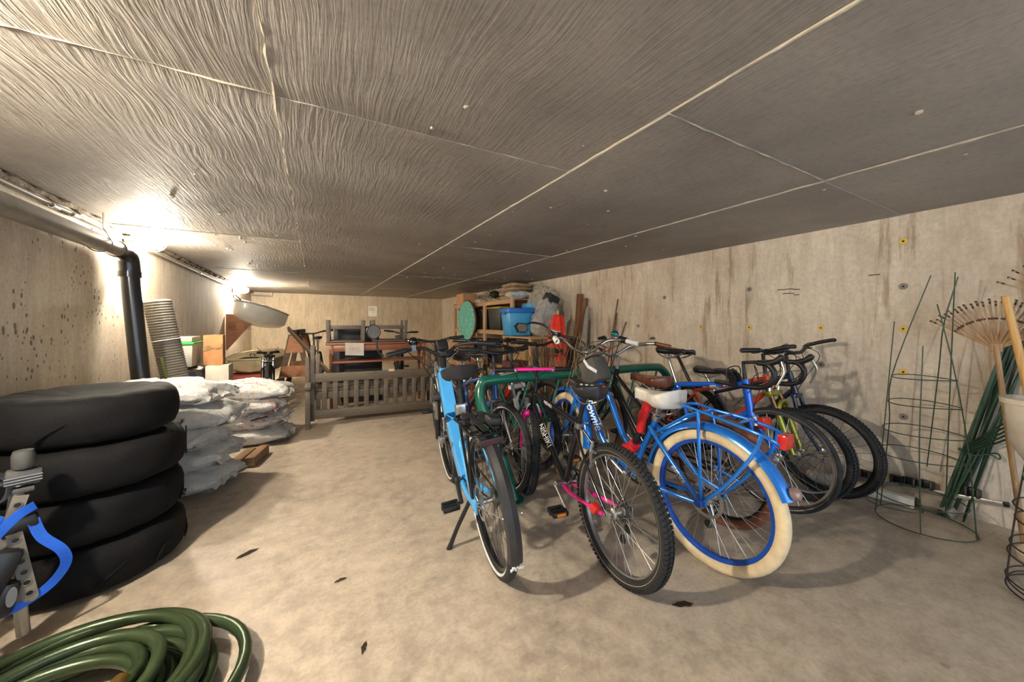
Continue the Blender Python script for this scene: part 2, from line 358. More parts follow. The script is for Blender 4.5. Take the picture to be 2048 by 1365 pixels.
# bracket and notice on the back wall
t = thing('pipe_stub', 'short grey pipe stub high on the back wall', 'pipe', (-1.03, YB, 1.87))
bm = B(); tube(bm, [(-.35, -.05, 0), (.05, -.05, -.01)], .02, 10); O('stub', bm, GPIPE, t); bm = B(); box(bm, (.06, -.03, .03), (.03, .06, .1)); O('bracket', bm, GPIPE, t)
t = thing('wall_notice', 'white paper notice taped to the back wall', 'notice', (1.44, YB - .004, 1.51))
bm = B(); box(bm, (0, 0, 0), (.235, .003, .29)); O('sheet', bm, PAPER, t)
for k in range(5):
    bm = B(); box(bm, (-.02 + .01 * (k % 2), -.003, .11 - .022 * k), (.15 + .02 * (k % 3), .001, .006)); O('text_line', bm, INK, t)
bm = B(); box(bm, (.02, -.003, -.02), (.13, .001, .006)); O('text_line', bm, INK, t)
# ---------------------------------------------------------------- bicycles (local axes: x right, y forward from the rear axle, z up)
def wheel(parent, name, M, R, tw, tire=RUBBER, rim=ALU, spoke=STEEL, hub=STEEL, nsp=28, knob=0, disc=0, depth=.018, rimw=None, band=None, sr=.0012):
    rimw = rimw or tw * .55; ri = R - tw * .82
    bm = B(); lathe(bm, [(ri - depth, -rimw * .3), (ri - depth, rimw * .3), (ri, rimw * .5), (ri + .004, rimw * .5), (ri + .001, 0), (ri + .004, -rimw * .5), (ri, -rimw * .5)], 56, M @ AX['x'], closed=True)
    wh = O(name, bm, rim, parent)
    bm = B(); rc = R - tw / 2 - (.004 if knob else 0); lathe(bm, [(rc + tw / 2 * math.cos(a), tw / 2 * math.sin(a)) for a in [2 * PI * k / 14 for k in range(14)]], 64, M @ AX['x'], closed=True)
    if knob:
        n = int(2 * PI * R / .021)
        for k in range(n):
            for row, (px_, pz) in enumerate(((-.38, .0), (0, .5), (.38, .0))):
                a = 2 * PI * (k + pz) / n; rr = R - (.004 if row == 1 else .0085)
                Mk = M @ AX['x'] @ Matrix.Rotation(a, 4, 'Z') @ Matrix.Translation((rr, 0, px_ * tw)) @ Matrix.Rotation(-px_ * 1.6, 4, 'Y')
                bmesh.ops.create_cube(bm, size=1, matrix=Mk @ Matrix.Diagonal((.009, .0125, tw * .26, 1)))
    O('tire', bm, tire, wh)
    if band:
        for s in (-1, 1):
            bm = B(); lathe(bm, [(ri + .001, s * tw * .36), (ri + tw * .2, s * tw * .475), (ri + tw * .2, s * tw * .505), (ri, s * tw * .39)], 56, M @ AX['x'], closed=True); O('sidewall_stripe', bm, band, wh)
    bm = B(); fl = .032
    for k in range(nsp):
        s = 1 if k % 2 else -1; a = 2 * PI * k / nsp; off = .5 if (k // 2) % 2 else -.5
        p = M @ AX['x'] @ Vector((.022 * math.cos(a + off * 2.4), .022 * math.sin(a + off * 2.4), s * fl)); q = M @ AX['x'] @ Vector(((ri - depth) * math.cos(a), (ri - depth) * math.sin(a), s * .003))
        tube(bm, [p, q], sr, 4, cap=False)
    O('spokes', bm, spoke, wh)
    bm = B(); lathe(bm, [(0, -.062), (.008, -.062), (.008, -.045), (.016, -.043), (.026, -.036), (.026, -.031), (.014, -.026), (.013, .026), (.026, .031), (.026, .036), (.016, .043), (.008, .045), (.008, .062), (0, .062)], 16, M @ AX['x']); O('hub', bm, hub, wh)
    if disc:
        bm = B(); x = disc * .042; r = .082
        lathe(bm, [(r - .016, x - .001), (r, x - .001), (r, x + .001), (r - .016, x + .001)], 36, M @ AX['x'], closed=True)
        for k in range(6):
            a = PI * k / 3; tube(bm, [M @ AX['x'] @ Vector((.024 * math.cos(a), .024 * math.sin(a), x)), M @ AX['x'] @ Vector((.068 * math.cos(a + .5), .068 * math.sin(a + .5), x))], .003, 4)
        O('brake_disc', bm, STEEL, wh)
    return wh
def saddle(parent, M, L, W, m, thick=.05, kick=.012, rails=STEEL, seam=None, tailround=1.):
    bm = B(); rings = []; n = 14; ms = 16
    for i in range(n + 1):
        u = i / n                                   # 0 tail .. 1 nose
        hw = W / 2 * (math.sqrt(max(0, 1 - (1 - min(1, u / .16)) ** 2)) ** tailround if u < .16 else 1) * (1 - .80 * (1 / (1 + math.exp(-(u - .47) * 12))))
        if u > .9: hw *= math.sqrt(max(.02, 1 - ((u - .9) / .1) ** 2))
        hw = max(hw, .006); top = kick * (1 - 2 * u) ** 2 * (1.1 if u < .5 else .6) - (.012 if u > .93 else 0)
        th = thick * (1 - .35 * u); y = L * (u - .42); ring = []
        for k in range(ms):
            a = 2 * PI * k / ms; ca, sa = math.cos(a), math.sin(a)
            x = hw * math.copysign(abs(ca) ** .7, ca); z = (top + .012 * (1 - abs(ca)) if sa >= 0 else top - th * abs(sa) ** .55)
            if sa >= 0: z = top - .014 + (.016) * abs(sa) ** .6
            ring.append(bm.verts.new(M @ Vector((x, y, z))))
        rings.append(ring)
    for i in range(n):
        for k in range(ms): bm.faces.new((rings[i][k], rings[i][(k + 1) % ms], rings[i + 1][(k + 1) % ms], rings[i + 1][k]))
    bm.faces.new(rings[0][::-1]); bm.faces.new(rings[-1])
    sd = O('saddle', bm, m, parent, ang=50)
    bm = B()
    for s in (-1, 1): tube(bm, cat([M @ Vector((s * W * .26, -L * .36, -thick * .7)), M @ Vector((s * .024, -L * .15, -thick - .018)), M @ Vector((s * .022, L * .12, -thick - .018)), M @ Vector((s * .012, L * .5, -thick * .5))], 4), .0038, 6)
    O('saddle_rails', bm, rails, sd); return sd
def rot_about(p, d, a): return Matrix.Translation(p) @ Matrix.Rotation(a, 4, Vector(d)) @ Matrix.Translation(-Vector(p))
def pedal(parent, ctr, m=BLACK, refl=None):
    bm = B(); x, y, z = ctr
    for s in (-1, 1): box(bm, (x, y + s * .034, z), (.088, .012, .026), bev=.003)
    for s in (-1, 1): box(bm, (x + s * .04, y, z), (.012, .07, .022), bev=.003)
    tube(bm, [(x - .05, y, z), (x + .05, y, z)], .011, 8); p = O('pedal', bm, m, parent)
    if refl:
        bm = B()
        for s in (-1, 1): box(bm, (x, y + s * .0415, z), (.05, .003, .014))
        O('pedal_reflector', bm, refl, p)
def crank(parent, bb, ang, arm=.165, ring=.085, m=ALU, ringm=DSTEEL, pedm=BLACK, refl=None, guard=None, both=True):
    y, z = bb; bm = B(); tube(bm, [(-.06, y, z), (.06, y, z)], .019, 12)
    ends = []
    for s in (-1, 1):
        a = ang + (PI if s > 0 else 0); e = (s * .085, y + arm * math.cos(a), z + arm * math.sin(a)); ends.append((s, e))
        sweep(bm, [(s * .066, y, z), (s * .08, y + arm * math.cos(a), z + arm * math.sin(a))], circ(.012, 8, .008)); ball(bm, (s * .066, y, z), .02, 10, (.6, 1, 1))
    ck = O('crankset', bm, m, parent)
    bm = B(); Mr = Matrix.Translation((.046, y, z)) @ AX['x']
    pr = []
    lathe(bm, [(ring - .014, -.002), (ring, -.002), (ring, .002), (ring - .014, .002)], 40, Mr, closed=True)
    for k in range(5):
        a = 2 * PI * k / 5; tube(bm, [Mr @ Vector((.015 * math.cos(a), .015 * math.sin(a), 0)), Mr @ Vector(((ring - .01) * math.cos(a), (ring - .01) * math.sin(a), 0))], .007, 6)
    for k in range(40):
        a = 2 * PI * k / 40; bmesh.ops.create_cube(bm, size=.005, matrix=Mr @ Matrix.Translation((ring * math.cos(a), ring * math.sin(a), 0)))
    O('chainring', bm, ringm, ck)
    for s, e in ends: pedal(ck, (e[0] + s * .055, e[1], e[2]), pedm, refl)
    return ck
def chain(parent, bb, ring, ax, cog=.035):
    y, z = bb; ya, za = ax; pts = []
    for k in range(9): a = -PI / 2 + PI * k / 8; pts.append((.046, y + ring * math.cos(a), z + ring * math.sin(a)))
    for k in range(9): a = PI / 2 + PI * k / 8; pts.append((.042, ya + cog * math.cos(a), za + cog * math.sin(a)))
    bm = B(); sweep(bm, pts, [(-.004, -.003), (.004, -.003), (.004, .003), (-.004, .003)], closed=True); O('chain', bm, DSTEEL, parent)
    bm = B(); M = Matrix.Translation((.042, ya, za)) @ AX['x']
    for k in range(6):
        r = cog + .012 - k * .004; zz = -.014 + k * .0045; lathe(bm, [(.012, zz), (r, zz), (r, zz + .002), (.012, zz + .002)], 24, M, closed=True)
    O('cassette', bm, DSTEEL, parent)
def derailleur(parent, ax, m=ALU):
    y, z = ax; bm = B(); box(bm, (.055, y - .01, z - .05), (.014, .03, .06), (0.5, 0, 0), bev=.004); box(bm, (.05, y + .005, z - .105), (.01, .025, .09), (-.35, 0, 0), bev=.003); d = O('rear_derailleur', bm, m, parent)
    for yy, zz in ((y - .012, z - .075), (y + .02, z - .14)):
        bm = B(); lathe(bm, [(0, -.004), (.02, -.004), (.02, .004), (0, .004)], 14, Matrix.Translation((.048, yy, zz)) @ AX['x']); O('jockey_wheel', bm, BLACK, d)
def cables(parent, lists, m=None, r=.0024):
    bm = B()
    for p in lists: tube(bm, cat(p, 5), r, 5)
    O('cables', bm, m or BLACK, parent)
def bike_root(label, x, y, hd, lean, name='bicycle', group='bicycles parked at the green rack'):
    t = thing(name, label, 'bicycle', (x, y, 0), group=group)
    t.rotation_mode = 'XYZ'; M = Matrix.Rotation(-R_(hd), 4, 'Z') @ Matrix.Rotation(R_(lean), 4, 'Y'); t.rotation_euler = M.to_euler('XYZ'); return t
def frame(parent, tubes, m, name='frame', seg=12):
    bm = B()
    for tb in tubes:
        pts, r = tb[0], tb[1]; pts = [(p if len(p) == 3 else (0, *p)) for p in pts]
        if len(pts) > 2: pts = cat(pts, 6)
        if isinstance(r, tuple): r = [r[0] + (r[1] - r[0]) * i / (len(pts) - 1) for i in range(len(pts))]
        tube(bm, pts, r, seg)
    return O(name, bm, m, parent)
def stays(bb, ax, top, w=.06, r=.008, rs=.0075, drop=0):
    out = []
    for s in (-1, 1):
        out.append(([(s * .03, bb[0] - .03, bb[1]), (s * w, ax[0], ax[1])], r)); out.append(([(s * .02, top[0], top[1]), (s * w, ax[0], ax[1])], rs))
    return out
def grips(parent, ends, m, r=.016, L=.11):
    for (p, q) in ends:
        p = Vector(p); q = Vector(q); d = (q - p).normalized(); bm = B(); tube(bm, [p, p + d * .004, p + d * (L - .004), p + d * L], [r * .85, r, r, r * 1.05], 12); O('grip', bm, m, parent)
def lever(parent, p, d, m=BLACK, out=None, L=.09):
    p = Vector(p); d = Vector(d).normalized(); o_ = Vector(out or (0, 1, 0)); bm = B(); ball(bm, p, .017, 8, (1, 1.2, 1)); tube(bm, cat([p, p + o_ * .03 + d * .02, p + o_ * .04 + d * L], 4), [.006] * 8 + [.004], 6); O('brake_lever', bm, m, parent)
def steer(hb, ht, a):
    """steering matrix about the head axis"""
    p = Vector((0, *hb)); d = Vector((0, *ht)) - p; return rot_about(p, d.normalized(), a)

# ---- light blue electric bike
LBLUE = mat('light_blue_paint', '#4aa6e8', .28, var=.05, coat=.5); MATTE = mat('matte_black', '#1b1b1d', .55)
def ebike():
    t = bike_root('light blue step-through electric bike leaning on its kickstand', .765, 1.55, 7.5, -6, 'electric_bike')
    R, tw, wb = .338, .048, 1.05; ax = (0, R); hb, ht = (.905, .70), (.86, .885); bb = (.43, .27); seat = (.31, .60)
    bm = B()
    # deep battery down tube
    P = [(0, .88, .84), (0, .80, .66), (0, .64, .44), (0, .50, .31), (0, .43, .26)]
    sweep(bm, cat(P, 5), [(-.036, -.055), (.036, -.055), (.043, -.035), (.043, .035), (.036, .055), (-.036, .055), (-.043, .035), (-.043, -.035)], up=(0, .6, .8)); tube(bm, [(0, *hb), (0, *ht)], .03, 14)
    tube(bm, [(0, *bb), (0, .36, .53)], .026, 12)
    for s in (-1, 1):
        tube(bm, cat([(s * .03, .335, .54), (s * .055, .24, .54), (s * .064, .10, .42), (s * .066, 0, .335)], 5), .0115, 10); tube(bm, cat([(s * .035, .42, .26), (s * .05, .25, .27), (s * .066, 0, .33)], 5), .015, 10); box(bm, (s * .068, 0, .33), (.012, .05, .07), bev=.004)
    fr = O('frame', bm, LBLUE, t)
    bm = B(); box(bm, (-.046, .60, .43), (.006, .05, .035)); O('lock_plate', bm, STEEL, fr)
    bm = B(); tube(bm, [(0, .36, .53), (0, .40, .87)], .0155, 12); sp = O('seat_post', bm, MATTE, t)
    bm = B(); box(bm, (0, .36, .555), (.05, .055, .04), bev=.006); O('post_clamp', bm, STEEL, sp); bm = B(); box(bm, (-.01, .38, .70), (.06, .035, .06), bev=.006); tube(bm, [(-.03, .38, .72), (.03, .38, .72)], .012, 8); O('lock_bracket', bm, STEEL, sp)
    saddle(t, Matrix.Translation((0, .42, .935)) @ Matrix.Rotation(R_(-3), 4, 'X'), .28, .22, mat('black_fabric_saddle_cover', '#201d20', .85, bump=.5, bscale=200), .085, .02)
    # suspension fork
    for s in (-1, 1):
        bm = B(); tube(bm, [(s * .062, .935, .64), (s * .062, .985, .47)], .0155, 12); O('fork_stanchion', bm, ALU, t)
        bm = B(); tube(bm, [(s * .062, .975, .50), (s * .062, 1.045, .335)], [.021, .019], 12); O('fork_leg', bm, MATTE, t)
    bm = B(); box(bm, (0, .925, .665), (.165, .055, .045), (-.25, 0, 0), bev=.012); box(bm, (0, 1.0, .515), (.15, .025, .04), bev=.008); O('fork_crown', bm, MATTE, t)
    wheel(t, 'rear_wheel', Matrix.Translation((0, 0, R)), R, tw, rim=RIMDK, band=mat('reflective_stripe', '#cfd0d0', .3), disc=-1, spoke=DSTEEL); wheel(t, 'front_wheel', Matrix.Translation((0, wb, R)), R, tw, rim=RIMDK, disc=-1, band=MATS['reflective_stripe'], spoke=DSTEEL)
    # rear fender with worn end
    def fender(a0, a1, r, m, name, w_=.032):
        bm = B(); n = 22; pts = [(0, r * math.cos(a0 + (a1 - a0) * k / n), R + r * math.sin(a0 + (a1 - a0) * k / n)) for k in range(n + 1)]; ups = [Vector(p) - Vector((0, 0, R)) for p in pts]
        sweep(bm, pts, [(-w_, -.02), (-w_ * .8, .0), (0, .01), (w_ * .8, .0), (w_, -.02), (w_ * .75, -.004), (0, .006), (-w_ * .75, -.004)], up=ups); return O(name, bm, m, t)
    f = fender(R_(70), R_(196), R + .016, mat('dusty_black_fender', '#2b2b2d', .38, var=.3), 'rear_fender')
    bm = B(); n = 6
    for k in range(9):
        x = -.026 + .0065 * k; a = R_(197 + random.uniform(-.6, 2.2)); box(bm, (x, (R + .021) * math.cos(a), R + (R + .021) * math.sin(a)), (.0065, .006, random.uniform(.008, .02)), (R_(197) - PI, 0, 0))
    O('worn_fender_edge', bm, mat('chipped_white_edge', '#dddcd8', .6), f)
    bm = B()
    for s in (-1, 1): tube(bm, [(s * .04, -.345 * math.cos(.1), R + .1), (s * .07, 0, R)], .003, 5)
    O('fender_stay', bm, STEEL, t)
    # rear carrier with elastic strap
    bm = B(); z = .705
    tube(bm, cat([(-.075, .24, z - .01), (-.08, .10, z), (-.08, -.08, z), (-.05, -.14, z), (.05, -.14, z), (.08, -.08, z), (.08, .1, z), (.075, .24, z - .01), (0, .27, z - .01)], 4, closed=True), .007, 8, closed=True)
    for x in (-.03, .03): tube(bm, [(x, .25, z), (x, -.13, z)], .006, 6)
    for y in (.16, .04, -.08): tube(bm, [(-.08, y, z), (.08, y, z)], .006, 6)
    for s in (-1, 1): tube(bm, [(s * .079, -.05, z), (s * .075, -.0, R + .03)], .007, 8); tube(bm, [(s * .079, .10, z), (s * .075, .01, R + .03)], .007, 8)
    cr = O('rear_carrier', bm, mat('black_gloss_metal', '#141416', .25, .2), t)
    bm = B()
    for x in (-.02, .03): strip(bm, cat([(x, .2, z + .012), (x, .1, z + .028), (x, -.02, z + .025), (x + .012, -.12, z + .01)], 4), .03, .005, (0, 0, 1))
    box(bm, (.045, -.06, z + .035), (.055, .09, .035), (0, .2, 0), bev=.008); box(bm, (-.03, .12, z + .018), (.07, .05, .022), bev=.006); box(bm, (0, .0, z + .02), (.09, .05, .02), bev=.006); O('spring_clamp', bm, MATTE, cr)
    bm = B(); box(bm, (0, -.145, z - .035), (.10, .02, .035), bev=.005); tl = O('tail_light', bm, MATTE, t)
    bm = B(); box(bm, (0, -.156, z - .035), (.075, .004, .012)); O('light_lens', bm, mat('unlit_dark_red_lens', '#4a1220', .2), tl)
    crank(t, bb, R_(200), .165, .08, MATTE, MATTE, BLACK, None); chain(t, bb, .08, ax)
    bm = B(); tube(bm, cat([(-.06, .16, .27), (-.13, .20, .13), (-.19, .235, -.012)], 4), [.011] * 6 + [.012, .016, .02], 8); O('kickstand', bm, MATTE, t)
    S_ = steer(hb, ht, R_(-4))
    bm = B(); tube(bm, [S_ @ Vector((0, *ht)), S_ @ Vector((0, .835, .965))], .021, 12); box(bm, S_ @ Vector((0, .845, .985)), (.05, .09, .04), bev=.008); O('stem', bm, MATTE, t)
    bm = B(); hp = [S_ @ Vector(p) for p in ((-.36, .73, 1.02), (-.24, .79, 1.035), (-.12, .855, 1.03), (-.05, .87, .99), (.05, .87, .99), (.12, .855, 1.03), (.24, .79, 1.035), (.36, .73, 1.02))]; tube(bm, cat(hp, 5), .0125, 10); hbm = O('handlebar', bm, MATTE, t)
    grips(hbm, [(hp[0], hp[1]), (hp[-1], hp[-2])], BLACK, .0175, .13)
    for s, i in ((-1, 1), (1, 6)): lever(hbm, hp[i], (s, -.4, 0), BLACK, (0, .8, -.25), .11)
    bm = B(); box(bm, S_ @ Vector((0, .80, 1.045)), (.075, .03, .075), (-.6, 0, 0), bev=.008); O('display', bm, BLACK, hbm)
    bm = B(); ball(bm, S_ @ Vector((-.19, .83, 1.085)), .037, 14, (1, 1, .85)); box(bm, S_ @ Vector((-.19, .815, 1.045)), (.03, .03, .04)); O('horn', bm, mat('gloss_black', '#0e0e10', .12, coat=.6), hbm)
    mp = hp[0] + Vector((-.02, -.01, 0)); bm = B(); tube(bm, cat([mp, mp + Vector((-.03, -.01, .04)), mp + Vector((-.03, .0, .11))], 4), .006, 8); lathe(bm, [(0, -.012), (.034, -.008), (.046, .004), (.046, .010), (.04, .010), (0, .008)], 24, along((.45, -.9, .05), mp + Vector((-.045, 0, .16)))); mi = O('mirror', bm, BLACK, hbm)
    bm = B(); lathe(bm, [(0, .0115), (.041, .0115), (.041, .009)], 24, along((.45, -.9, .05), mp + Vector((-.045, 0, .16)))); O('mirror_glass', bm, mat('mirror_glass', '#8b9096', .06, 1.), mi)
    cables(t, [[hp[1], (-.16, .97, .95), (-.06, .98, .85), (-.045, .92, .68)], [hp[6], (.15, .98, .97), (.02, 1.0, .86), (.03, .93, .7)], [hp[2], (-.12, 1.0, .9), (-.05, .96, .74), (-.06, 1.02, .45)], [(0, .87, .99), (-.1, .95, .86), (-.02, .9, .8)]], r=.003)
    bm = B(); box(bm, (-.05, .95, .35), (.05, .05, .05), bev=.01); O('brake_caliper', bm, ALU, t)
ebike()

# ---- black mountain bike with pink details
PINK = mat('hot_pink_paint', '#ff1f9a', .3, var=.05, coat=.4); GBLK = mat('gloss_black_paint', '#17161a', .22, coat=.5); GUM = mat('tan_sidewall', '#b8a487', .8)
def pinkbike():
    t = bike_root('black mountain bike with hot pink handlebar and chainstays', 1.227, 1.205, 6, .8, 'mountain_bike')
    R, tw, wb = .31, .05, .945; ax = (0, .305); bb = (.46, .26); st = (.335, .63); ht, hb = (.87, .715), (.905, .585)
    frame(t, [([bb, st], .0165), ([st, (.865, .70)], .0155), ([bb, (.895, .62)], .0185), ([hb, ht], .021)] + [([(s * .02, st[0], st[1] - .02), (s * .058, .16, .46), (s * .062, *ax)], .0075) for s in (-1, 1)], GBLK)
    frame(t, [([(s * .03, bb[0] - .03, bb[1]), (s * .05, .3, .265), (s * .064, .03, .30)], (.0125, .0085)) for s in (-1, 1)], PINK, 'chainstays')
    bm = B()
    for s in (-1, 1): box(bm, (s * .064, 0, .305), (.006, .045, .05), bev=.002)
    O('dropout', bm, STEEL, t)
    bm = B(); tube(bm, [(0, st[0] + .01, st[1] - .03), (0, .275, .80)], .0135, 12); sp = O('seat_post', bm, GBLK, t)
    bm = B(); lathe(bm, [(.016, -.02), (.021, -.02), (.021, .012), (.016, .012)], 14, along((0, -.25, 1), (0, *st))); tube(bm, [(.02, .33, .635), (.05, .31, .64)], .004, 6); O('seat_clamp', bm, STEEL, t)
    sd = saddle(t, Matrix.Translation((0, .27, .865)) @ Matrix.Rotation(R_(4), 4, 'X'), .27, .19, mat('black_vinyl_saddle', '#1d1b1e', .42), .078, .014)
    for k in range(5):
        bm = B(); p = Vector((-.045 + .017 * k, .245 - .024 * k, .8695)); box(bm, p, (.008, .014, .004), (0, 0, .6)); O('saddle_mark', bm, WHITEP if k < 3 else REDR, sd)
    # fork and front wheel, turned a little
    S_ = steer(hb, ht, R_(-16))
    bm = B(); box(bm, S_ @ Vector((0, .915, .565)), (.125, .05, .035), bev=.012)
    for s in (-1, 1): tube(bm, [S_ @ Vector((s * .052, .915, .57)), S_ @ Vector((s * .054, .935, .45)), S_ @ Vector((s * .052, wb + .01, .31))], [.017, .015, .011], 10)
    O('fork', bm, PINK, t)
    bm = B(); tube(bm, cat([S_ @ Vector((s_, .90, z_)) for s_, z_ in ((-.05, .56), (-.03, .62), (.03, .62), (.05, .56))], 4), .004, 6); O('brake_hanger', bm, STEEL, t)
    wheel(t, 'rear_wheel', Matrix.Translation((0, 0, R)), R, tw, rim=ALU, knob=1, band=GUM, nsp=32); wheel(t, 'front_wheel', S_ @ Matrix.Translation((0, wb, R - .015)), R - .015, tw, rim=ALU, knob=1, nsp=32)
    bm = B(); tube(bm, [S_ @ Vector((0, *ht)), S_ @ Vector((0, .865, .82))], .0115, 10); tube(bm, [S_ @ Vector((0, .868, .80)), S_ @ Vector((0, .905, .865))], .014, 10); box(bm, S_ @ Vector((0, .91, .868)), (.045, .04, .045), bev=.008); O('stem', bm, GBLK, t)
    S2 = steer(hb, ht, R_(-4)); e = [S2 @ Vector((s * .29, .895, .866)) for s in (-1, 1)]
    bm = B(); tube(bm, e, .0125, 10); hbm = O('handlebar', bm, PINK, t)
    for s, a, b in ((-1, -.29, -.155), (1, .155, .29)):
        bm = B(); tube(bm, [S2 @ Vector((a, .895, .866)), S2 @ Vector((b, .895, .866))], .0165, 12); O('grip', bm, BLACK, hbm); lever(hbm, S2 @ Vector((s * .14, .895, .86)), (s, .1, -.1), ALU, (0, .6, -.5), .1)
    crank(t, bb, R_(205), .165, .085, ALU, DSTEEL, BLACK, mat('amber_reflector', '#e07b1a', .2)); chain(t, bb, .085, ax); derailleur(t, ax)
    # cantilever brakes at the rear rim
    bm = B()
    for s in (-1, 1):
        tube(bm, [(s * .045, .15, .49), (s * .065, .13, .56), (s * .04, .145, .60)], .008, 8); box(bm, (s * .03, .155, .545), (.012, .045, .014), bev=.003)
    O('cantilever_brake', bm, ALU, t)
    bm = B(); lathe(bm, [(0, -.018), (.022, -.018), (.024, -.01), (.024, .01), (.02, .018), (0, .018)], 16, Matrix.Translation((-.075, .075, .31)) @ AX['x']); O('red_hub_reflector', bm, REDR, t)
    cables(t, [[e[0] * .5 + e[1] * .5 + Vector((-.12, .03, -.02)), (-.08, 1.0, .80), (-.02, .96, .70), (.0, .87, .70)], [(.12, .92, .85), (.08, 1.0, .78), (.02, .95, .66), (0, .92, .6)], [(0, .85, .722), (0, .6, .683), (0, .35, .655)], [(0, .34, .65), (0, .2, .64), (0, .15, .60)]])
    d = (Vector((0, .895, .62)) - Vector((0, *bb))).normalized(); n_ = Vector((0, -d.z, d.y))
    for s in (-1, 1):
        nz = (Vector((s * .8, 0, 0)) + n_ * .6).normalized(); o_ = Vector((0, .70, .4586)) + nz * .0192; x_ = d * s; text('frame_lettering', 'NISHIKI', .05, WHITEP, t, basis(o_, x_, nz.cross(x_), nz), .0008)
    d2 = (Vector((0, .865, .70)) - Vector((0, *st))).normalized(); n2 = Vector((0, -d2.z, d2.y)); text('frame_lettering', 'NISHIKI', .03, WHITEP, t, basis((-.0162, .66, .674), -d2, n2 * 1, (-1, 0, 0)), .0008)
pinkbike()

# ---- blue cruiser with cream tires
CBLUE = mat('metallic_blue_paint', '#1b78d8', .22, .35, var=.06, coat=.7); CREAM = mat('cream_tire_rubber', '#d8c39c', .75, var=.15, scale=20, bump=.2); WSAD = mat('white_vinyl_saddle', '#d9d3c8', .45); BRIM = mat('blue_rim', '#1d4fb0', .3, .2, var=.05)
def cruiser():
    t = bike_root('metallic blue cruiser bike with cream tires and white saddle', 1.691, 1.049, -1.5, 1.0, 'cruiser_bike')
    R, tw, wb = .333, .058, 1.157; ax = (.02, .315); bb = (.49, .29); ht, hb = (.875, .87), (.925, .69)
    frame(t, [([(.315, .66), (.36, .55), (.405, .46), (.47, .30)], .0175), ([(.405, .47), (.46, .43), (.535, .46), (.60, .56), (.70, .73), (.88, .845)], .0195), ([(.49, .29), (.70, .38), (.915, .72)], .021), ([hb, ht], .024)] +
          [([(s * .03, .46, .29), (s * .05, .25, .29), (s * .068, *ax)], .0115) for s in (-1, 1)] + [([(s * .022, .345, .60), (s * .045, .25, .52), (s * .068, .03, .33)], .0125) for s in (-1, 1)], CBLUE)
    bm = B(); tube(bm, [(0, .335, .62), (0, .305, .74)], .0135, 12); O('seat_post', bm, CHROME, t)
    bm = B(); lathe(bm, [(.018, -.018), (.024, -.018), (.024, .01), (.018, .01)], 16, along((0, -.35, 1), (0, .318, .655))); tube(bm, [(.024, .31, .655), (.055, .30, .66)], .004, 6); O('seat_clamp', bm, STEEL, t)
    saddle(t, Matrix.Translation((0, .30, .80)) @ Matrix.Rotation(R_(-2), 4, 'X'), .29, .25, WSAD, .10, .026)
    S_ = steer(hb, ht, R_(-14))
    bm = B(); box(bm, S_ @ Vector((0, .935, .665)), (.135, .045, .035), bev=.012)
    for s in (-1, 1): tube(bm, cat([S_ @ Vector((s * .055, .935, .66)), S_ @ Vector((s * .06, .985, .52)), S_ @ Vector((s * .06, 1.06, .40)), S_ @ Vector((s * .058, wb, .333))], 4), .013, 10)
    O('fork', bm, CBLUE, t)
    wheel(t, 'rear_wheel', Matrix.Translation((0, 0, R)), R, tw, CREAM, BRIM, STEEL, STEEL, 36, disc=-1, depth=.022, rimw=.036); wheel(t, 'front_wheel', S_ @ Matrix.Translation((0, wb, R - .008)), R - .008, tw, CREAM, BRIM, STEEL, STEEL, 36, depth=.022, rimw=.036)
    def fender(cy, r0, a0, a1, name, Ms=Matrix()):
        bm = B(); n = 26; r = r0 + .022; pts = [(0, cy + r * math.cos(a0 + (a1 - a0) * k / n), R + r * math.sin(a0 + (a1 - a0) * k / n)) for k in range(n + 1)]; ups = [Vector(p) - Vector((0, cy, R)) for p in pts]; w_ = .036
        sweep(bm, pts, [(-w_, -.02), (-w_ * .85, -.002), (-w_ * .4, .010), (w_ * .4, .010), (w_ * .85, -.002), (w_, -.02), (w_ * .8, -.006), (0, .005), (-w_ * .8, -.006)], up=ups); return O(name, bm, CBLUE, t, M=Ms)
    fender(0, R, R_(8), R_(159), 'rear_fender'); fender(wb, R, R_(5), R_(180), 'front_fender', S_)
    bm = B(); lathe(bm, [(0, 0), (.024, 0), (.027, .006), (.024, .022), (.012, .03), (0, .031)], 18, along((0, -.92, .38), (0, -.335, .492))); O('tail_light', bm, mat('clear_red_lens', '#96766e', .15, coat=.5), t)
    # rear carrier of bent blue tube
    bm = B(); z = .755
    tube(bm, cat([(-.035, .14, z + .01), (-.055, .10, z + .012), (-.05, .02, z), (-.07, -.10, z - .012), (-.075, -.22, z - .03), (-.06, -.285, z - .05), (-.03, -.30, z - .075)], 5), .0075, 8); tube(bm, cat([(.035, .14, z + .01), (.055, .10, z + .012), (.05, .02, z), (.07, -.10, z - .012), (.075, -.22, z - .03), (.06, -.285, z - .05), (.03, -.30, z - .075)], 5), .0075, 8)
    tube(bm, [(-.035, .14, z + .01), (.035, .14, z + .01)], .0075, 8); tube(bm, cat([(-.03, -.30, z - .075), (0, -.305, z - .09), (.03, -.30, z - .075)], 3), .0075, 8)
    for y_ in (.03, -.06, -.16): tube(bm, [(-.06, y_, z - .006), (.06, y_, z - .006)], .0065, 8)
    for s in (-1, 1):
        tube(bm, [(s * .052, .04, z), (s * .082, .015, .60), (s * .082, .0, R + .01)], .0085, 8); tube(bm, cat([(s * .072, -.25, z - .04), (s * .085, -.22, .62), (s * .085, -.10, .44), (s * .083, 0, R)], 4), .0085, 8)
        tube(bm, [(s * .084, -.085, .43), (s * .083, .035, .46)], .006, 6); tube(bm, [(s * .03, .29, .585), (s * .05, .10, .72), (s * .05, .03, z)], .007, 8); box(bm, (s * .08, .0, R), (.012, .05, .04), bev=.004)
    cr = O('rear_carrier', bm, CBLUE, t)
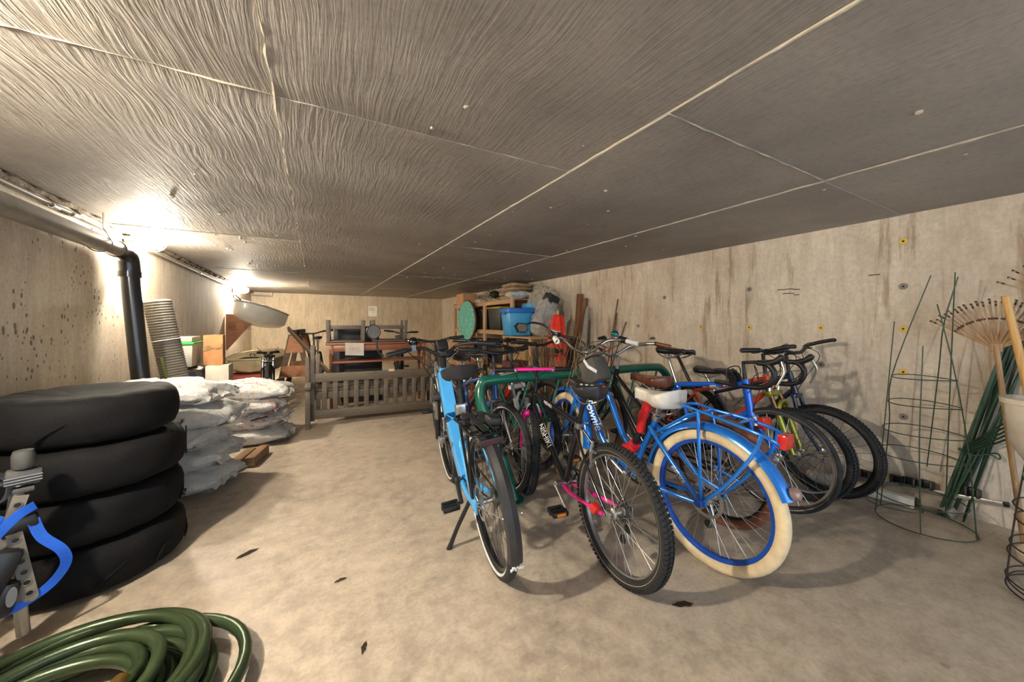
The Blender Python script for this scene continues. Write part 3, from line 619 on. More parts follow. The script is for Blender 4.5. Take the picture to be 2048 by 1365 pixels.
    bm = B(); box(bm, (0, -.31, .70), (.075, .035, .06), bev=.006); O('carrier_reflector', bm, REDR, cr)
    bm = B(); tube(bm, [(-.10, 0, R), (-.115, 0, R)], .017, 12); O('axle_cap', bm, BRIM, t)
    crank(t, bb, R_(30), .165, .085, ALU, DSTEEL, BLACK); chain(t, bb, .085, ax); derailleur(t, ax)
    # handlebar swept back, white grips
    bm = B(); tube(bm, cat([S_ @ Vector((0, *ht)), S_ @ Vector((0, .865, .92)), S_ @ Vector((0, .93, .97))], 3), .014, 10); box(bm, S_ @ Vector((0, .94, .975)), (.05, .05, .04), bev=.01); O('stem', bm, CHROME, t)
    S2 = steer(hb, ht, R_(-7)); hp = [S2 @ Vector(p) for p in ((-.335, .76, 1.055), (-.30, .85, 1.075), (-.20, .93, 1.07), (-.09, .945, 1.00), (0, .945, .975), (.09, .945, 1.00), (.20, .93, 1.07), (.30, .85, 1.075), (.335, .76, 1.055))]
    bm = B(); tube(bm, cat(hp, 5), .0115, 10); hbm = O('handlebar', bm, CHROME, t); grips(hbm, [(hp[0], hp[1]), (hp[-1], hp[-2])], WSAD, .018, .125)
    for i, s in ((1, -1), (7, 1)):
        bm = B(); p = hp[i] + (hp[i + s] - hp[i]) * -.25; d = (hp[i + s] - hp[i]).normalized(); tube(bm, [p - d * .03, p + d * .03], .024, 14); O('gear_shifter', bm, BLACK, hbm); lever(hbm, p - d * .05, d, STEEL, (0, .2, -.5), .13)
    bm = B(); p = hp[7] + Vector((-.05, .06, .045)); lathe(bm, [(.0, .03), (.016, .027), (.028, .014), (.031, 0), (.028, -.008), (0, -.01)], 20, Matrix.Translation(p)); O('bell', bm, mat('teal_bell', '#0d6f78', .18, .7, coat=.5), hbm)
    bm = B(); p = hp[1] + Vector((.03, .04, .03)); box(bm, p, (.05, .075, .03), (.3, 0, .3), bev=.006); dp = O('bike_computer', bm, BLACK, hbm)
    bm = B(); box(bm, p + Vector((0, -.0, .0165)), (.034, .05, .003), (.3, 0, .3)); O('computer_screen', bm, WHITEP, dp)
    mp = hp[1] + Vector((0, .02, .01)); bm = B(); tube(bm, cat([mp, mp + Vector((-.03, .05, .07)), mp + Vector((-.12, .06, .09)), mp + Vector((-.17, .06, .08))], 5), [.007] * 16, 8)
    Mm = along((.35, -.93, .1), mp + Vector((-.22, .05, .055))); sweep(bm, [Mm @ Vector((0, 0, -.006)), Mm @ Vector((0, 0, .006))], [(-.066, -.012), (-.03, -.032), (.045, -.03), (.07, .012), (.035, .033), (-.045, .03)], up=Mm.to_3x3() @ Vector((0, 1, 0))); mi = O('mirror', bm, BLACK, hbm)
    bm = B(); sweep(bm, [Mm @ Vector((0, 0, .006)), Mm @ Vector((0, 0, .0075))], [(-.055, -.009), (-.026, -.025), (.038, -.023), (.058, .01), (.03, .026), (-.038, .023)], up=Mm.to_3x3() @ Vector((0, 1, 0))); O('mirror_glass', bm, MATS['mirror_glass'], mi)
    # wire basket wreck at the stem
    bm = B(); random.seed(3)
    for k in range(34):
        a = S2 @ Vector((random.uniform(-.1, .1), .92 + random.uniform(-.02, .1), random.uniform(.97, 1.12))); tube(bm, cat([a, a + Vector((random.uniform(-.05, .05), random.uniform(-.02, .06), -.12)), a + Vector((random.uniform(-.09, .09), random.uniform(-.04, .1), -.24 - random.random() * .12))], 4), .0018, 4)
    O('wicker_strands', bm, mat('dry_wicker', '#7d6c50', .8), t)
    cables(t, [[hp[1], (-.2, .92, .98), (-.05, .99, .9), (.0, .93, .75)], [hp[7], (.2, .92, .98), (.06, 1.0, .92), (.02, .92, .74)], [hp[6], (.1, .98, 1.04), (0, 1.0, .95), (0, .9, .8)]], BLACK, .003)
    for s, txt, p, q, sz in ((-1, 'Townie', (.70, .385), (.90, .70), .07), (1, 'Townie', (.70, .385), (.90, .70), .07)):
        d = Vector((0, q[0] - p[0], q[1] - p[1])).normalized(); n_ = Vector((0, -d.z, d.y)); nz = (Vector((s * .8, 0, 0)) + n_ * .6).normalized(); x_ = d * s; text('frame_lettering', txt, .075, WHITEP, t, basis(Vector((0, .822, .562)) + nz * .023, x_, nz.cross(x_), nz), .0009, .2)
    d = Vector((0, .03 - .25, .33 - .52)).normalized(); n_ = Vector((0, d.z, -d.y)); text('stay_lettering', 'electra', .034, WHITEP, t, basis((-.0735, .13, .42), d, n_, (-1, 0, 0)), .0008, .2)
cruiser()
# bag hung on the cruiser's stem, red-wrapped lock on its frame
tb = thing('handlebar_bag', 'grey handlebar bag with a white reflective stripe on the blue cruiser', 'bag', (1.68, 1.86, .755), R_(1))
bm = B(); box(bm, (0, -.0, .105), (.13, .17, .17), (-.45, 0, 0), bev=.025); O('pouch', bm, mat('grey_bag_fabric', '#4b4844', .8, bump=.3, bscale=200), tb)
bm = B(); strip(bm, [Matrix.Rotation(-.45, 3, 'X') @ Vector((-.0665, y_, z_)) + Vector((0, 0, .105)) for y_, z_ in ((-.085, -.03), (-.02, .03), (.0, .085))], .022, .002, (-1, 0, 0)); O('reflective_stripe', bm, mat('white_reflective_tape', '#dfe2e6', .35), tb)
bm = B(); box(bm, (0, .03, .2), (.11, .15, .02), (-.45, 0, 0), bev=.008); O('flap', bm, mat('brown_dusty_flap', '#5d5246', .8), tb)
lk = thing('bike_lock', 'lock wrapped in red cloth on the blue cruiser frame', 'lock', (1.70, 1.45, .42)); RCL = mat('red_cloth', '#c8161b', .7, bump=.5, bscale=60)
bm = B(); tube(bm, cat([(-.035, -.05, .31), (-.045, -.02, .22), (-.04, .0, .14)], 5), [.026, .024, .027, .025, .028, .024, .026, .024, .026, .024, .026], 12); O('cloth_wrap', bm, RCL, lk)
bm = B(); tube(bm, cat([(-.045, .03, .06), (-.04, .07, .02), (-.035, .13, .0)], 5), [.03, .034, .03, .036, .032, .035, .03, .033, .03, .028, .026], 12); O('cloth_wrap', bm, RCL, lk)
bm = B(); tube(bm, cat([(-.04, -.01, .16), (-.05, .02, .09), (-.04, .05, .04)], 4), .015, 10); O('lock_body', bm, BLACK, lk)

# ---- simpler bicycles around and behind the rack
def diamond(t, spec):
    """spec: R,tw,wb,bb,st,ht,hb,paint,... front of the bike at y=wb"""
    g = dict(R=.325, tw=.045, wb=1.03, bb=(.43, .27), st=(.27, .66), ht=(.83, .80), hb=(.87, .66), paint=GBLK, fork=None, rim=ALU, tire=RUBBER, saddle=BLACK, sw=.15, sl=.27, sh=.90, bar='flat', steer=0, knob=0, barz=None, tt=None, sus=None, band=None, tr=.0155, guard=None, spoke=STEEL, crank=R_(35), post=STEEL, gripm=BLACK, barm=BLACK, sth=.055); g.update(spec)
    R, wb, bb, st, ht, hb = g['R'], g['wb'], g['bb'], g['st'], g['ht'], g['hb']; ax = (0, R)
    tt = g['tt'] or [st, (ht[0] + .005, ht[1] - .03)]
    frame(t, [([bb, st], g['tr']), (tt, g['tr']), ([bb, (hb[0] - .005, hb[1] + .03)], g['tr'] * 1.2), ([hb, ht], g['tr'] * 1.35)] + stays(bb, ax, (st[0], st[1] - .03)), g['paint'])
    S_ = steer(hb, ht, g['steer']); fm = g['fork'] or g['paint']
    if g['sus']:
        for s in (-1, 1):
            bm = B(); tube(bm, [S_ @ Vector((s * .058, hb[0] + .015, hb[1] + .02)), S_ @ Vector((s * .058, hb[0] + .07, hb[1] - .13))], .0155, 12); O('fork_stanchion', bm, g['sus'], t)
            bm = B(); tube(bm, [S_ @ Vector((s * .058, hb[0] + .055, hb[1] - .09)), S_ @ Vector((s * .058, wb - .01, R))], [.0215, .0185], 12); O('fork_leg', bm, fm, t)
            bm = B(); lathe(bm, [(0, .03), (.017, .03), (.019, .02), (.019, 0), (0, 0)], 12, S_ @ Matrix.Translation((s * .058, hb[0] + .012, hb[1] + .02))); O('fork_cap', bm, CHROME, t)
        bm = B(); box(bm, S_ @ Vector((0, hb[0] + .015, hb[1] + .0)), (.155, .045, .04), bev=.01); tube(bm, cat([S_ @ Vector((s * .058, hb[0] + .075, z_)) for s, z_ in ((-1, hb[1] - .11), (-.6, hb[1] - .05), (.6, hb[1] - .05), (1, hb[1] - .11))], 4), .013, 8); O('fork_crown', bm, fm, t)
    else:
        bm = B(); box(bm, S_ @ Vector((0, hb[0] + .006, hb[1] - .015)), (.10, .04, .03), bev=.01)
        for s in (-1, 1): tube(bm, cat([S_ @ Vector((s * .042, hb[0] + .006, hb[1] - .015)), S_ @ Vector((s * .052, (hb[0] + wb) / 2 - .03, (hb[1] + R) / 2)), S_ @ Vector((s * .05, wb, R))], 4), .0125, 10)
        O('fork', bm, fm, t)
    wheel(t, 'rear_wheel', Matrix.Translation((0, 0, R)), R, g['tw'], g['tire'], g['rim'], g['spoke'], STEEL, 28, g['knob'], band=g['band']); wheel(t, 'front_wheel', S_ @ Matrix.Translation((0, wb, R)), R, g['tw'], g['tire'], g['rim'], g['spoke'], STEEL, 28, g['knob'], band=g['band'])
    sd = Vector((0, st[0] - bb[0], st[1] - bb[1])).normalized(); top = Vector((0, *st)) + sd * (g['sh'] - st[1] - .05)
    bm = B(); tube(bm, [Vector((0, *st)) - sd * .03, top], .0135, 12); O('seat_post', bm, g['post'], t)
    saddle(t, Matrix.Translation(top + Vector((0, .02, .055))), g['sl'], g['sw'], g['saddle'], g['sth'], .012)
    crank(t, bb, g['crank'], .165, .085, ALU, DSTEEL, BLACK); chain(t, bb, .085, ax)
    barz = g['barz'] or ht[1] + .13; cy = ht[0] + .02 + g.get('reach', 0)
    bm = B(); tube(bm, [S_ @ Vector((0, *ht)), S_ @ Vector((0, ht[0] - .015, barz - .02)), S_ @ Vector((0, cy + .04, barz))], .013, 10); O('stem', bm, g['barm'], t)
    if g['bar'] == 'flat': hp = [(-.30, cy - .02, barz + .03), (-.16, cy + .02, barz + .025), (-.05, cy + .04, barz), (.05, cy + .04, barz), (.16, cy + .02, barz + .025), (.30, cy - .02, barz + .03)]
    elif g['bar'] == 'cruise': hp = [(-.32, cy - .27, barz + .07), (-.29, cy - .15, barz + .09), (-.18, cy, barz + .07), (-.05, cy + .04, barz), (.05, cy + .04, barz), (.18, cy, barz + .07), (.29, cy - .15, barz + .09), (.32, cy - .27, barz + .07)]
    else:
        one = [(.0, cy + .06, barz), (.15, cy + .062, barz), (.195, cy + .075, barz), (.205, cy + .13, barz - .005), (.205, cy + .165, barz - .05), (.205, cy + .15, barz - .115), (.205, cy + .09, barz - .15), (.205, cy - .01, barz - .155)]
        hp = [(-x, y_, z_) for x, y_, z_ in one[::-1]] + one[1:]
    hp = [S_ @ Vector((p[0] * g.get('barw', 1), p[1], p[2])) for p in hp]; bm = B(); tube(bm, cat(hp, 5), .0125 if g['bar'] != 'drop' else .0165, 10); hbm = O('handlebar', bm, g['barm'], t)
    if g['bar'] == 'drop':
        bm = B(); tube(bm, [(0, cy + .06, barz), (0, cy - .0, barz)], .014, 8); bm.free()
        for s in (-1, 1):
            bm = B(); tube(bm, cat([S_ @ Vector((s * .205, cy + .12, barz + .0)), S_ @ Vector((s * .205, cy + .175, barz + .02)), S_ @ Vector((s * .205, cy + .21, barz + .055))], 4), [.017, .018, .018, .018, .018, .019, .019, .017, .013], 10); O('brake_hood', bm, BLACK, hbm)
            bm = B(); tube(bm, cat([S_ @ Vector((s * .21, cy + .205, barz + .02)), S_ @ Vector((s * .225, cy + .225, barz - .04)), S_ @ Vector((s * .235, cy + .19, barz - .13))], 4), [.007] * 5 + [.006] * 4, 8); O('brake_lever', bm, STEEL, hbm)
    else:
        grips(hbm, [(hp[0], hp[1]), (hp[-1], hp[-2])], g['gripm'], .0165, .12)
        for i in (1, -2): lever(hbm, hp[i], hp[0 if i == 1 else -1] - hp[i], BLACK, (0, .6, -.4), .09)
    cables(t, [[hp[1], (-.12, ht[0] + .14, ht[1] + .12), (-.02, ht[0] + .1, ht[1] - .02), (.0, hb[0], hb[1])], [hp[-2], (.12, ht[0] + .13, ht[1] + .12), (.03, ht[0] + .1, ht[1]), (.02, hb[0] - .1, hb[1] + .05)], [hp[2 if len(hp) < 8 else 3], (.05, ht[0] + .12, ht[1] + .06), (.02, ht[0] + .05, ht[1] - .05)]])
    return hbm
RBLUE = mat('royal_blue_paint', '#1766de', .22, .15, var=.05, coat=.6); SILV = mat('silver_decal', '#b9bcc0', .3, .5); LIME = mat('gold_lime_fork', '#9a9a35', .3, .6, coat=.3); ORNG = mat('orange_red_paint', '#c8431f', .3, coat=.4); NAVY = mat('dark_navy_paint', '#18283f', .3, coat=.4)
BROWN = mat('brown_leather', '#6d3a26', .38, var=.2, coat=.2); BRTI = mat('brown_tire_rubber', '#7a4c38', .8, var=.15)
# blue drop-bar bike, facing the camera
def facing(label, fx, fy, hd, lean, wb, **k):
    """root for a bike whose front wheel stands at (fx, fy) and which faces the camera; hd = direction from front wheel to rear wheel"""
    h = R_(hd); return bike_root(label, fx + math.sin(h) * wb, fy + math.cos(h) * wb, hd + 180, lean, **k)
t = facing('royal blue drop-bar bike facing the camera in front of the gold-fork bike', 2.569, 1.168, 4, -1, 1.0, name='drop_bar_bike')
hbm = diamond(t, dict(R=.322, tw=.032, wb=1.0, bb=(.42, .27), st=(.245, .68), ht=(.80, .80), hb=(.845, .56), paint=RBLUE, rim=CHROME, band=mat('silver_rim_edge', '#c4c8cc', .2, .8), bar='drop', sh=.985, sw=.15, barz=.935, reach=.075, steer=R_(6), tr=.0185))
bm = B()
for a, b_ in (((.55, .712), (.60, .722)),):
    tube(bm, [(0, *a), (0, *b_)], .0192, 12)
tube(bm, [(0, .858, .56), (0, .868, .50)], .0215, 12)
O('silver_frame_band', bm, SILV, t)
for k in range(3): bm = B(); box(bm, (.0185, .665 + .02 * k, .737 + .0035 * k), (.003, .014, .009)); O('decal_mark', bm, WHITEP, t)
bm = B(); tube(bm, cat([(-.07, .72, .785), (-.075, .72, .86), (.0, .73, .885), (.075, .72, .86), (.07, .72, .785)], 4), .004, 5)
for s in (-1, 1): strip(bm, cat([(s * .03, .74, .74), (s * .032, .73, .80), (s * .028, .68, .845)], 4), .05, .012, (s, 0, 0))
box(bm, (0, .66, .845), (.07, .13, .022), bev=.006); box(bm, (0, .665, .755), (.062, .15, .03), bev=.008); O('frame_pad', bm, BLACK, t)
# gold-fork mountain bike and dark bike against the wall
t = facing('orange mountain bike with gold suspension fork between the drop-bar bike and the wall', 2.88, 1.165, 1, 1.5, 1.0, name='mountain_bike')
diamond(t, dict(R=.305, tw=.052, wb=1.0, bb=(.41, .28), st=(.235, .60), ht=(.80, .82), hb=(.835, .69), paint=ORNG, fork=LIME, sus=mat('bronze_stanchion', '#8c6a4a', .25, .8), rim=SILV, knob=1, sh=.985, barz=.98, saddle=BLACK, sw=.15, post=BLACK, spoke=DSTEEL))
t = facing('dark navy bike with knobby tires nearest the right wall', 3.09, 1.10, 2, 3, 1.0, name='mountain_bike')
hbm = diamond(t, dict(R=.312, tw=.05, wb=1.0, bb=(.41, .28), st=(.23, .58), ht=(.80, .83), hb=(.84, .68), paint=NAVY, rim=RIMDK, knob=1, sh=.80, barz=.98, band=mat('silver_rim_edge', '#c4c8cc', .2, .8), sw=.17, spoke=DSTEEL))
for s in (-1, 1):
    bm = B(); tube(bm, cat([(s * .285, .80, 1.005), (s * .30, .87, 1.03), (s * .295, .95, 1.05), (s * .27, .965, 1.05)], 4), .014, 10); O('bar_end', bm, BLACK, hbm)
# brown bike behind the cruiser
t = bike_root('brown-saddled bike with brown tires behind the blue cruiser', 2.10, 1.25, 3, 0, 'cruiser_bike')
hbm = diamond(t, dict(R=.325, tw=.055, wb=1.12, bb=(.56, .28), st=(.52, .56), ht=(.86, .82), hb=(.90, .66), tt=[(.53, .52), (.6, .55), (.865, .76)], paint=GBLK, tire=BRTI, rim=RIMDK, saddle=BROWN, sw=.22, sl=.34, sh=.80, bar='cruise', barz=.93, gripm=BROWN, barm=STEEL, sth=.075))
bm = B(); lathe(bm, [(0, .026), (.016, .022), (.026, .01), (.028, 0), (0, -.004)], 18, Matrix.Translation((.29, .76, 1.05))); O('bell', bm, CHROME, hbm)
bm = B(); box(bm, (0, -.25, .66), (.07, .03, .06), bev=.004); O('tail_reflector', bm, REDR, t)
# grey-forked bike facing the camera at the rack's end, and those behind it
t = facing('blue-headed bike with a grey fork behind the green rack hoop', 1.184, 2.226, -3, -1, 1.0, name='hybrid_bike')
diamond(t, dict(R=.31, tw=.045, wb=1.0, paint=mat('steel_blue_paint', '#1c4f9c', .3, coat=.4), fork=mat('satin_grey_fork', '#6e7072', .32, .5), ht=(.80, .82), hb=(.835, .62), barz=.965, rim=RIMDK, band=MATS['reflective_stripe'], sh=.9))
t = bike_root('silver-framed bike with a black saddle behind the light blue electric bike', .975, 2.72, 10, -3, 'hybrid_bike')
diamond(t, dict(R=.335, tw=.042, wb=1.04, paint=mat('silver_frame_paint', '#9a9b9c', .3, .6), sh=.955, sw=.2, barz=1.0, st=(.27, .70), saddle=BLACK, sth=.06))
WPNT = mat('white_frame_paint', '#d8d5cf', .3, coat=.4); RPNT = mat('red_frame_paint', '#c01f1c', .28, coat=.5)
t = facing('red and white bike parked behind the green rack beside the pink handlebar', 1.52, 2.48, -4, 3, 1.0, name='mountain_bike')
diamond(t, dict(R=.32, paint=RPNT, fork=WPNT, sus=ALU, barz=.98, knob=1, saddle=BLACK, steer=R_(12), rim=RIMDK))
t = facing('black bike parked behind the green rack left of the red and white bike', 1.34, 2.86, 2, -3, 1.0, name='mountain_bike')
diamond(t, dict(R=.33, paint=GBLK, barz=1.0, steer=R_(-10), rim=RIMDK, sus=ALU))
t = facing('dark green bike parked behind the blue cruiser front wheel', 1.90, 2.74, 5, 2, 1.0, name='mountain_bike')
diamond(t, dict(R=.33, paint=mat('dark_green_paint', '#1c3527', .3, coat=.4), barz=.98, steer=R_(8), rim=RIMDK))
t = facing('black city bike parked behind the brown-saddled bike', 2.32, 2.52, 3, -2, 1.0, name='hybrid_bike')
diamond(t, dict(R=.33, paint=GBLK, bar='cruise', barz=.96, rim=RIMDK, barm=BLACK))

# ---------------------------------------------------------------- green bike rack
GREEN = mat('green_powder_coat', '#0c5f4b', .3, var=.12, coat=.4)
t = thing('bike_rack', 'dark green tubular bike rack with zigzag bars', 'bike rack', (1.115, 2.08, 0))
o_ = Vector((1.115, 2.08, 0)); P = [(1.165, 2.08, 0), (1.13, 2.15, .22), (1.06, 2.25, .48), (1.02, 2.30, .64), (1.04, 2.33, .745), (1.12, 2.33, .775), (1.6, 2.32, .775), (2.2, 2.30, .775), (2.75, 2.28, .775), (2.90, 2.28, .745), (3.0, 2.27, .62), (3.10, 2.2, .3), (3.16, 2.10, 0)]
bm = B(); tube(bm, [p - o_ for p in cat(P, 7)], .037, 16); O('hoop', bm, GREEN, t)
for x, y in ((1.165, 2.08), (3.16, 2.10)):
    bm = B(); lathe(bm, [(0, .008), (.07, .008), (.07, 0), (0, 0)], 20, Matrix.Translation(Vector((x, y, 0)) - o_)); O('foot_plate', bm, GREEN, t)
k = 0; x = 1.16
while x < 2.85:
    for a, b_ in (((x, 2.32, .76), (x + .14, 2.30, .42)), ((x + .14, 2.30, .42), (x + .28, 2.32, .76))):
        bm = B(); tube(bm, [Vector(a) - o_, Vector(b_) - o_], .0095, 8); O('zigzag_bar', bm, GREEN, t)
    x += .29
bm = B(); tube(bm, [Vector((1.28, 2.30, .42)) - o_, Vector((2.9, 2.28, .42)) - o_], .009, 8); O('lower_rail', bm, GREEN, t)
for z in (.28, .33):
    bm = B(); lathe(bm, [(.037, -.012), (.042, -.012), (.042, .012), (.037, .012)], 14, along((-.3, .5, 1.3), Vector((1.165 - .165 * z, 2.08 + .33 * z, z)) - o_)); O('lock_strap', bm, BLACK, t)
# ---------------------------------------------------------------- benches, table, stools
BENCH = wood('brown_grey_bench_wood', '#50473d', '#675b4d', .6, (3, 20, 20), .1)
def part_bar(name, parent, a, b_, w_, d_, m, up=(0, 0, 1), bev=.004):
    bm = B(); bar(bm, a, b_, w_, d_, up, bev); return O(name, bm, m, parent)
t = thing('garden_bench', 'brown-grey slatted wooden garden bench in front of the red-brown table', 'bench', (.7, 4.62, 0), R_(-3.4))
L = 1.42
part_bar('back_rail', t, (-L / 2, 0, .555), (L / 2, 0, .545), .03, .10, BENCH); part_bar('back_rail', t, (-L / 2, 0, .13), (L / 2, 0, .125), .03, .105, BENCH)
for k in range(12): x = -L / 2 + .10 + k * .113; part_bar('slat', t, (x, .003, .17), (x, .003, .515), .016, .052, BENCH, (1, 0, 0), .002)
for s in (-1, 1):
    part_bar('back_post', t, (s * (L / 2 + .02), .01, .06), (s * (L / 2 + .02), .01, .93), .045, .045, BENCH, (1, 0, 0)); part_bar('front_leg', t, (s * (L / 2 + .06), -.10, 0), (s * (L / 2 + .06), -.085, .47), .045, .05, BENCH, (1, 0, 0))
    bm = B(); bar(bm, (s * (L / 2 + .055), -.14, .49), (s * (L / 2 + .05), .5, .55), .06, .03, bev=.006); lathe(bm, [(0, -.03), (.032, -.03), (.036, -.02), (.036, .02), (.032, .03), (0, .03)], 18, Matrix.Translation((s * (L / 2 + .055), -.14, .47)) @ AX['x']); O('armrest', bm, BENCH, t)
    part_bar('arm_upright', t, (s * (L / 2 + .065), -.03, .5), (s * (L / 2 + .07), -.02, .80), .04, .04, BENCH, (1, 0, 0))
for k in range(4): part_bar('seat_slat', t, (-L / 2, .09 + k * .105, .40), (L / 2, .09 + k * .105, .40), .085, .025, BENCH)
part_bar('seat_rail', t, (-L / 2, .05, .34), (L / 2, .05, .34), .03, .09, BENCH)
for s in (-1, 1): part_bar('rear_leg', t, (s * (L / 2 - .01), .47, 0), (s * (L / 2 - .01), .45, .8), .045, .05, BENCH, (1, 0, 0))
REDW = wood('red_brown_varnished_wood', '#74432c', '#935a3e', .35, (2, 25, 25), .05)
t = thing('console_table', 'red-brown varnished console table behind the slatted bench', 'table', (.80, 5.42, 0), R_(-2))
bm = B(); box(bm, (0, 0, .905), (1.36, .40, .03), bev=.008); O('table_top', bm, REDW, t)
part_bar('apron', t, (-.6, -.17, .845), (.6, -.17, .845), .02, .085, REDW); part_bar('apron', t, (-.6, .17, .845), (.6, .17, .845), .02, .085, REDW)
bm = B(); box(bm, (0, 0, .655), (1.25, .36, .025), bev=.004); O('lower_shelf', bm, REDW, t)
for sx in (-1, 1):
    for sy in (-1, 1):
        bm = B(); box(bm, (sx * .61, sy * .16, .82), (.05, .05, .14), bev=.003); lathe(bm, [(0, 0), (.016, 0), (.02, .05), (.024, .3), (.018, .55), (.027, .64), (.018, .66), (.027, .70), (.03, .75), (0, .76)], 14, Matrix.Translation((sx * .61, sy * .16, 0))); O('leg', bm, REDW, t)
t = thing('free_sign', 'creased white paper sign reading FREE on the red-brown table', 'sign', (.46, 5.195, .84), R_(-6))
bm = B(); n = 6
vs = [[bm.verts.new((-.115 + .23 * i / n, -.004 * abs(i - n / 2) + .012, -.085 + .17 * j / n - .012 * i / n)) for i in range(n + 1)] for j in range(n + 1)]
for j in range(n):
    for i in range(n): bm.faces.new((vs[j][i], vs[j][i + 1], vs[j + 1][i + 1], vs[j + 1][i]))
bmesh.ops.solidify(bm, geom=bm.faces[:], thickness=.0015); O('sheet', bm, PAPER, t)
text('lettering', 'FREE', .062, mat('faint_red_marker', '#c9a49c', .8), t, basis((0, -.014, 0), (1, 0, -.05), (.05, 0, 1), (0, -1, 0)), .0006)
t = thing('paper_tag', 'small cream paper tag on the top rail of the slatted bench', 'tag', (.83, 4.596, .60)); bm = B(); box(bm, (0, 0, .0), (.07, .004, .03)); O('tag_sheet', bm, mat('cream_paper', '#cdb597', .8), t)
def stool(label, x, y, w_, d_, rz):
    t = thing('upturned_stool', label, 'stool', (x, y, .925), rz, 'upturned stools on the console table')
    for k in range(4): part_bar('seat_slat', t, (-w_ / 2, -d_ / 2 + d_ * (k + .5) / 4, .012), (w_ / 2, -d_ / 2 + d_ * (k + .5) / 4, .012), d_ / 4 - .01, .022, BENCH)
    for sx in (-1, 1):
        for sy in (-1, 1): part_bar('leg', t, (sx * (w_ / 2 - .02), sy * (d_ / 2 - .02), .02), (sx * (w_ / 2 - .01), sy * (d_ / 2 - .01), .30), .045, .045, BENCH, (1, 0, 0))
    for sy in (-1, 1): part_bar('rail', t, (-w_ / 2 + .02, sy * (d_ / 2 - .02), .20), (w_ / 2 - .02, sy * (d_ / 2 - .02), .20), .022, .05, BENCH)
    for sx in (-1, 1): part_bar('rail', t, (sx * (w_ / 2 - .02), -d_ / 2 + .02, .06), (sx * (w_ / 2 - .02), d_ / 2 - .02, .06), .022, .05, BENCH)
stool('upturned wooden stool with legs in the air, left on the console table', .37, 5.42, .46, .36, R_(-4)); stool('upturned wooden stool with legs in the air, right on the console table', .93, 5.42, .46, .36, R_(-2))
DCR = mat('dark_grey_crate', '#2a2a2c', .55); t = thing('plastic_crate', 'dark plastic crate behind the upturned stools', 'crate', (.55, 5.95, 0))
bm = B(); box(bm, (0, 0, 1.0), (.62, .36, .26), bev=.01); box(bm, (0, 0, .435), (.7, .4, .87), bev=.01); O('crate_body', bm, DCR, t)
for k in range(12):
    for j in range(3): bm = B(); box(bm, (-.22 + k * .04, -.182, .95 + j * .035), (.018, .004, .018)); O('vent', bm, BLACK, t)
# ---------------------------------------------------------------- dinghies, bracket, sawhorse
def hull(parent, st, m, name='hull'):
    """st: list of (y, half beam, keel z, gunwale z, bottom half width)"""
    bm = B(); rings = []
    for y, hb_, kz, gz, bw in st:
        pr = [(hb_, gz), (hb_ * .98, gz - (gz - kz) * .35), (hb_ * .85 + bw * .1, gz - (gz - kz) * .72), (bw, kz + .02), (0, kz)]; pr = pr + [(-x, z) for x, z in pr[-2::-1]]
        rings.append([bm.verts.new((x, y, z)) for x, z in pr])
    for a, b_ in zip(rings, rings[1:]):
        for k in range(len(a) - 1): bm.faces.new((a[k], a[k + 1], b_[k + 1], b_[k]))
    bm.faces.new(rings[0]); bm.faces.new(rings[-1][::-1])
    return O(name, bm, m, parent, ang=50), [(h[1], h[0], h[3]) for h in st]
WHULL = mat('white_gelcoat', '#d9d6cd', .3, var=.06, coat=.3); TANH = mat('beige_gelcoat', '#b5a684', .45, var=.12)
M_ = Matrix.Translation((-1.20, 7.62, 1.24)) @ Matrix.Rotation(R_(-24), 4, 'Z') @ Matrix.Rotation(R_(-9), 4, 'X') @ Matrix.Rotation(R_(8), 4, 'Y')
t = thing('dinghy', 'white upper dinghy on the plywood bracket under the far lamp', 'boat', (0, 0, 0)); t.matrix_world = M_; t.location = M_.translation; t.rotation_euler = M_.to_euler()
st = [(0, .04, .14, .33, .02), (.08, .15, .06, .335, .05), (.25, .25, .0, .33, .10), (.45, .31, -.03, .32, .16), (.75, .32, -.03, .31, .18), (1.05, .27, .0, .31, .15)]
h_, g_ = hull(t, st, WHULL)
bm = B(); rim = [(x, y, z) for x, y, z in g_] + [(-x, y, z) for x, y, z in g_[::-1]]; tube(bm, rim, .016, 8, closed=True); O('gunwale', bm, mat('grey_gunwale', '#a7a39a', .5), t)
bm = B(); rings = [[bm.verts.new((s * x * .98, y, z + .006 + (0.02 if abs(s) < .5 else 0))) for s in (-1, -.4, .4, 1)] for x, y, z in g_]
for a, b_ in zip(rings, rings[1:]):
    for k in range(3): bm.faces.new((a[k], a[k + 1], b_[k + 1], b_[k]))
O('deck', bm, WHULL, t)
bm = B(); box(bm, (.05, .55, .36), (.16, .22, .05), bev=.02); O('hatch', bm, WHULL, t)
bm = B(); tube(bm, cat([(0, .03, .34), (-.05, -.04, .40), (-.12, -.02, .41), (-.10, .0, .36), (0, .05, .345)], 5), .009, 8); O('bow_rope', bm, mat('grey_rope', '#6b665c', .9), t)
t = thing('dinghy', 'beige lower dinghy resting on a red support by the left wall', 'boat', (-.86, 6.62, .38), R_(-3))
st = [(0, .20, .06, .25, .12), (.06, .29, .03, .25, .16), (.35, .36, .0, .255, .2), (.9, .40, 0, .26, .22), (1.5, .36, .0, .26, .2), (1.9, .26, .04, .26, .14)]
h_, g_ = hull(t, st, TANH); bm = B(); rim = [(x + .01, y, z) for x, y, z in g_] + [(-x - .01, y, z) for x, y, z in g_[::-1]]; tube(bm, rim, .017, 8, closed=True); O('gunwale', bm, TANH, t)
bm = B(); rings = [[bm.verts.new((s * x, y, z + .006 + (.03 if abs(s) < .5 else 0))) for s in (-1, -.4, .4, 1)] for x, y, z in g_]
for a, b_ in zip(rings, rings[1:]):
    for k in range(3): bm.faces.new((a[k], a[k + 1], b_[k + 1], b_[k]))
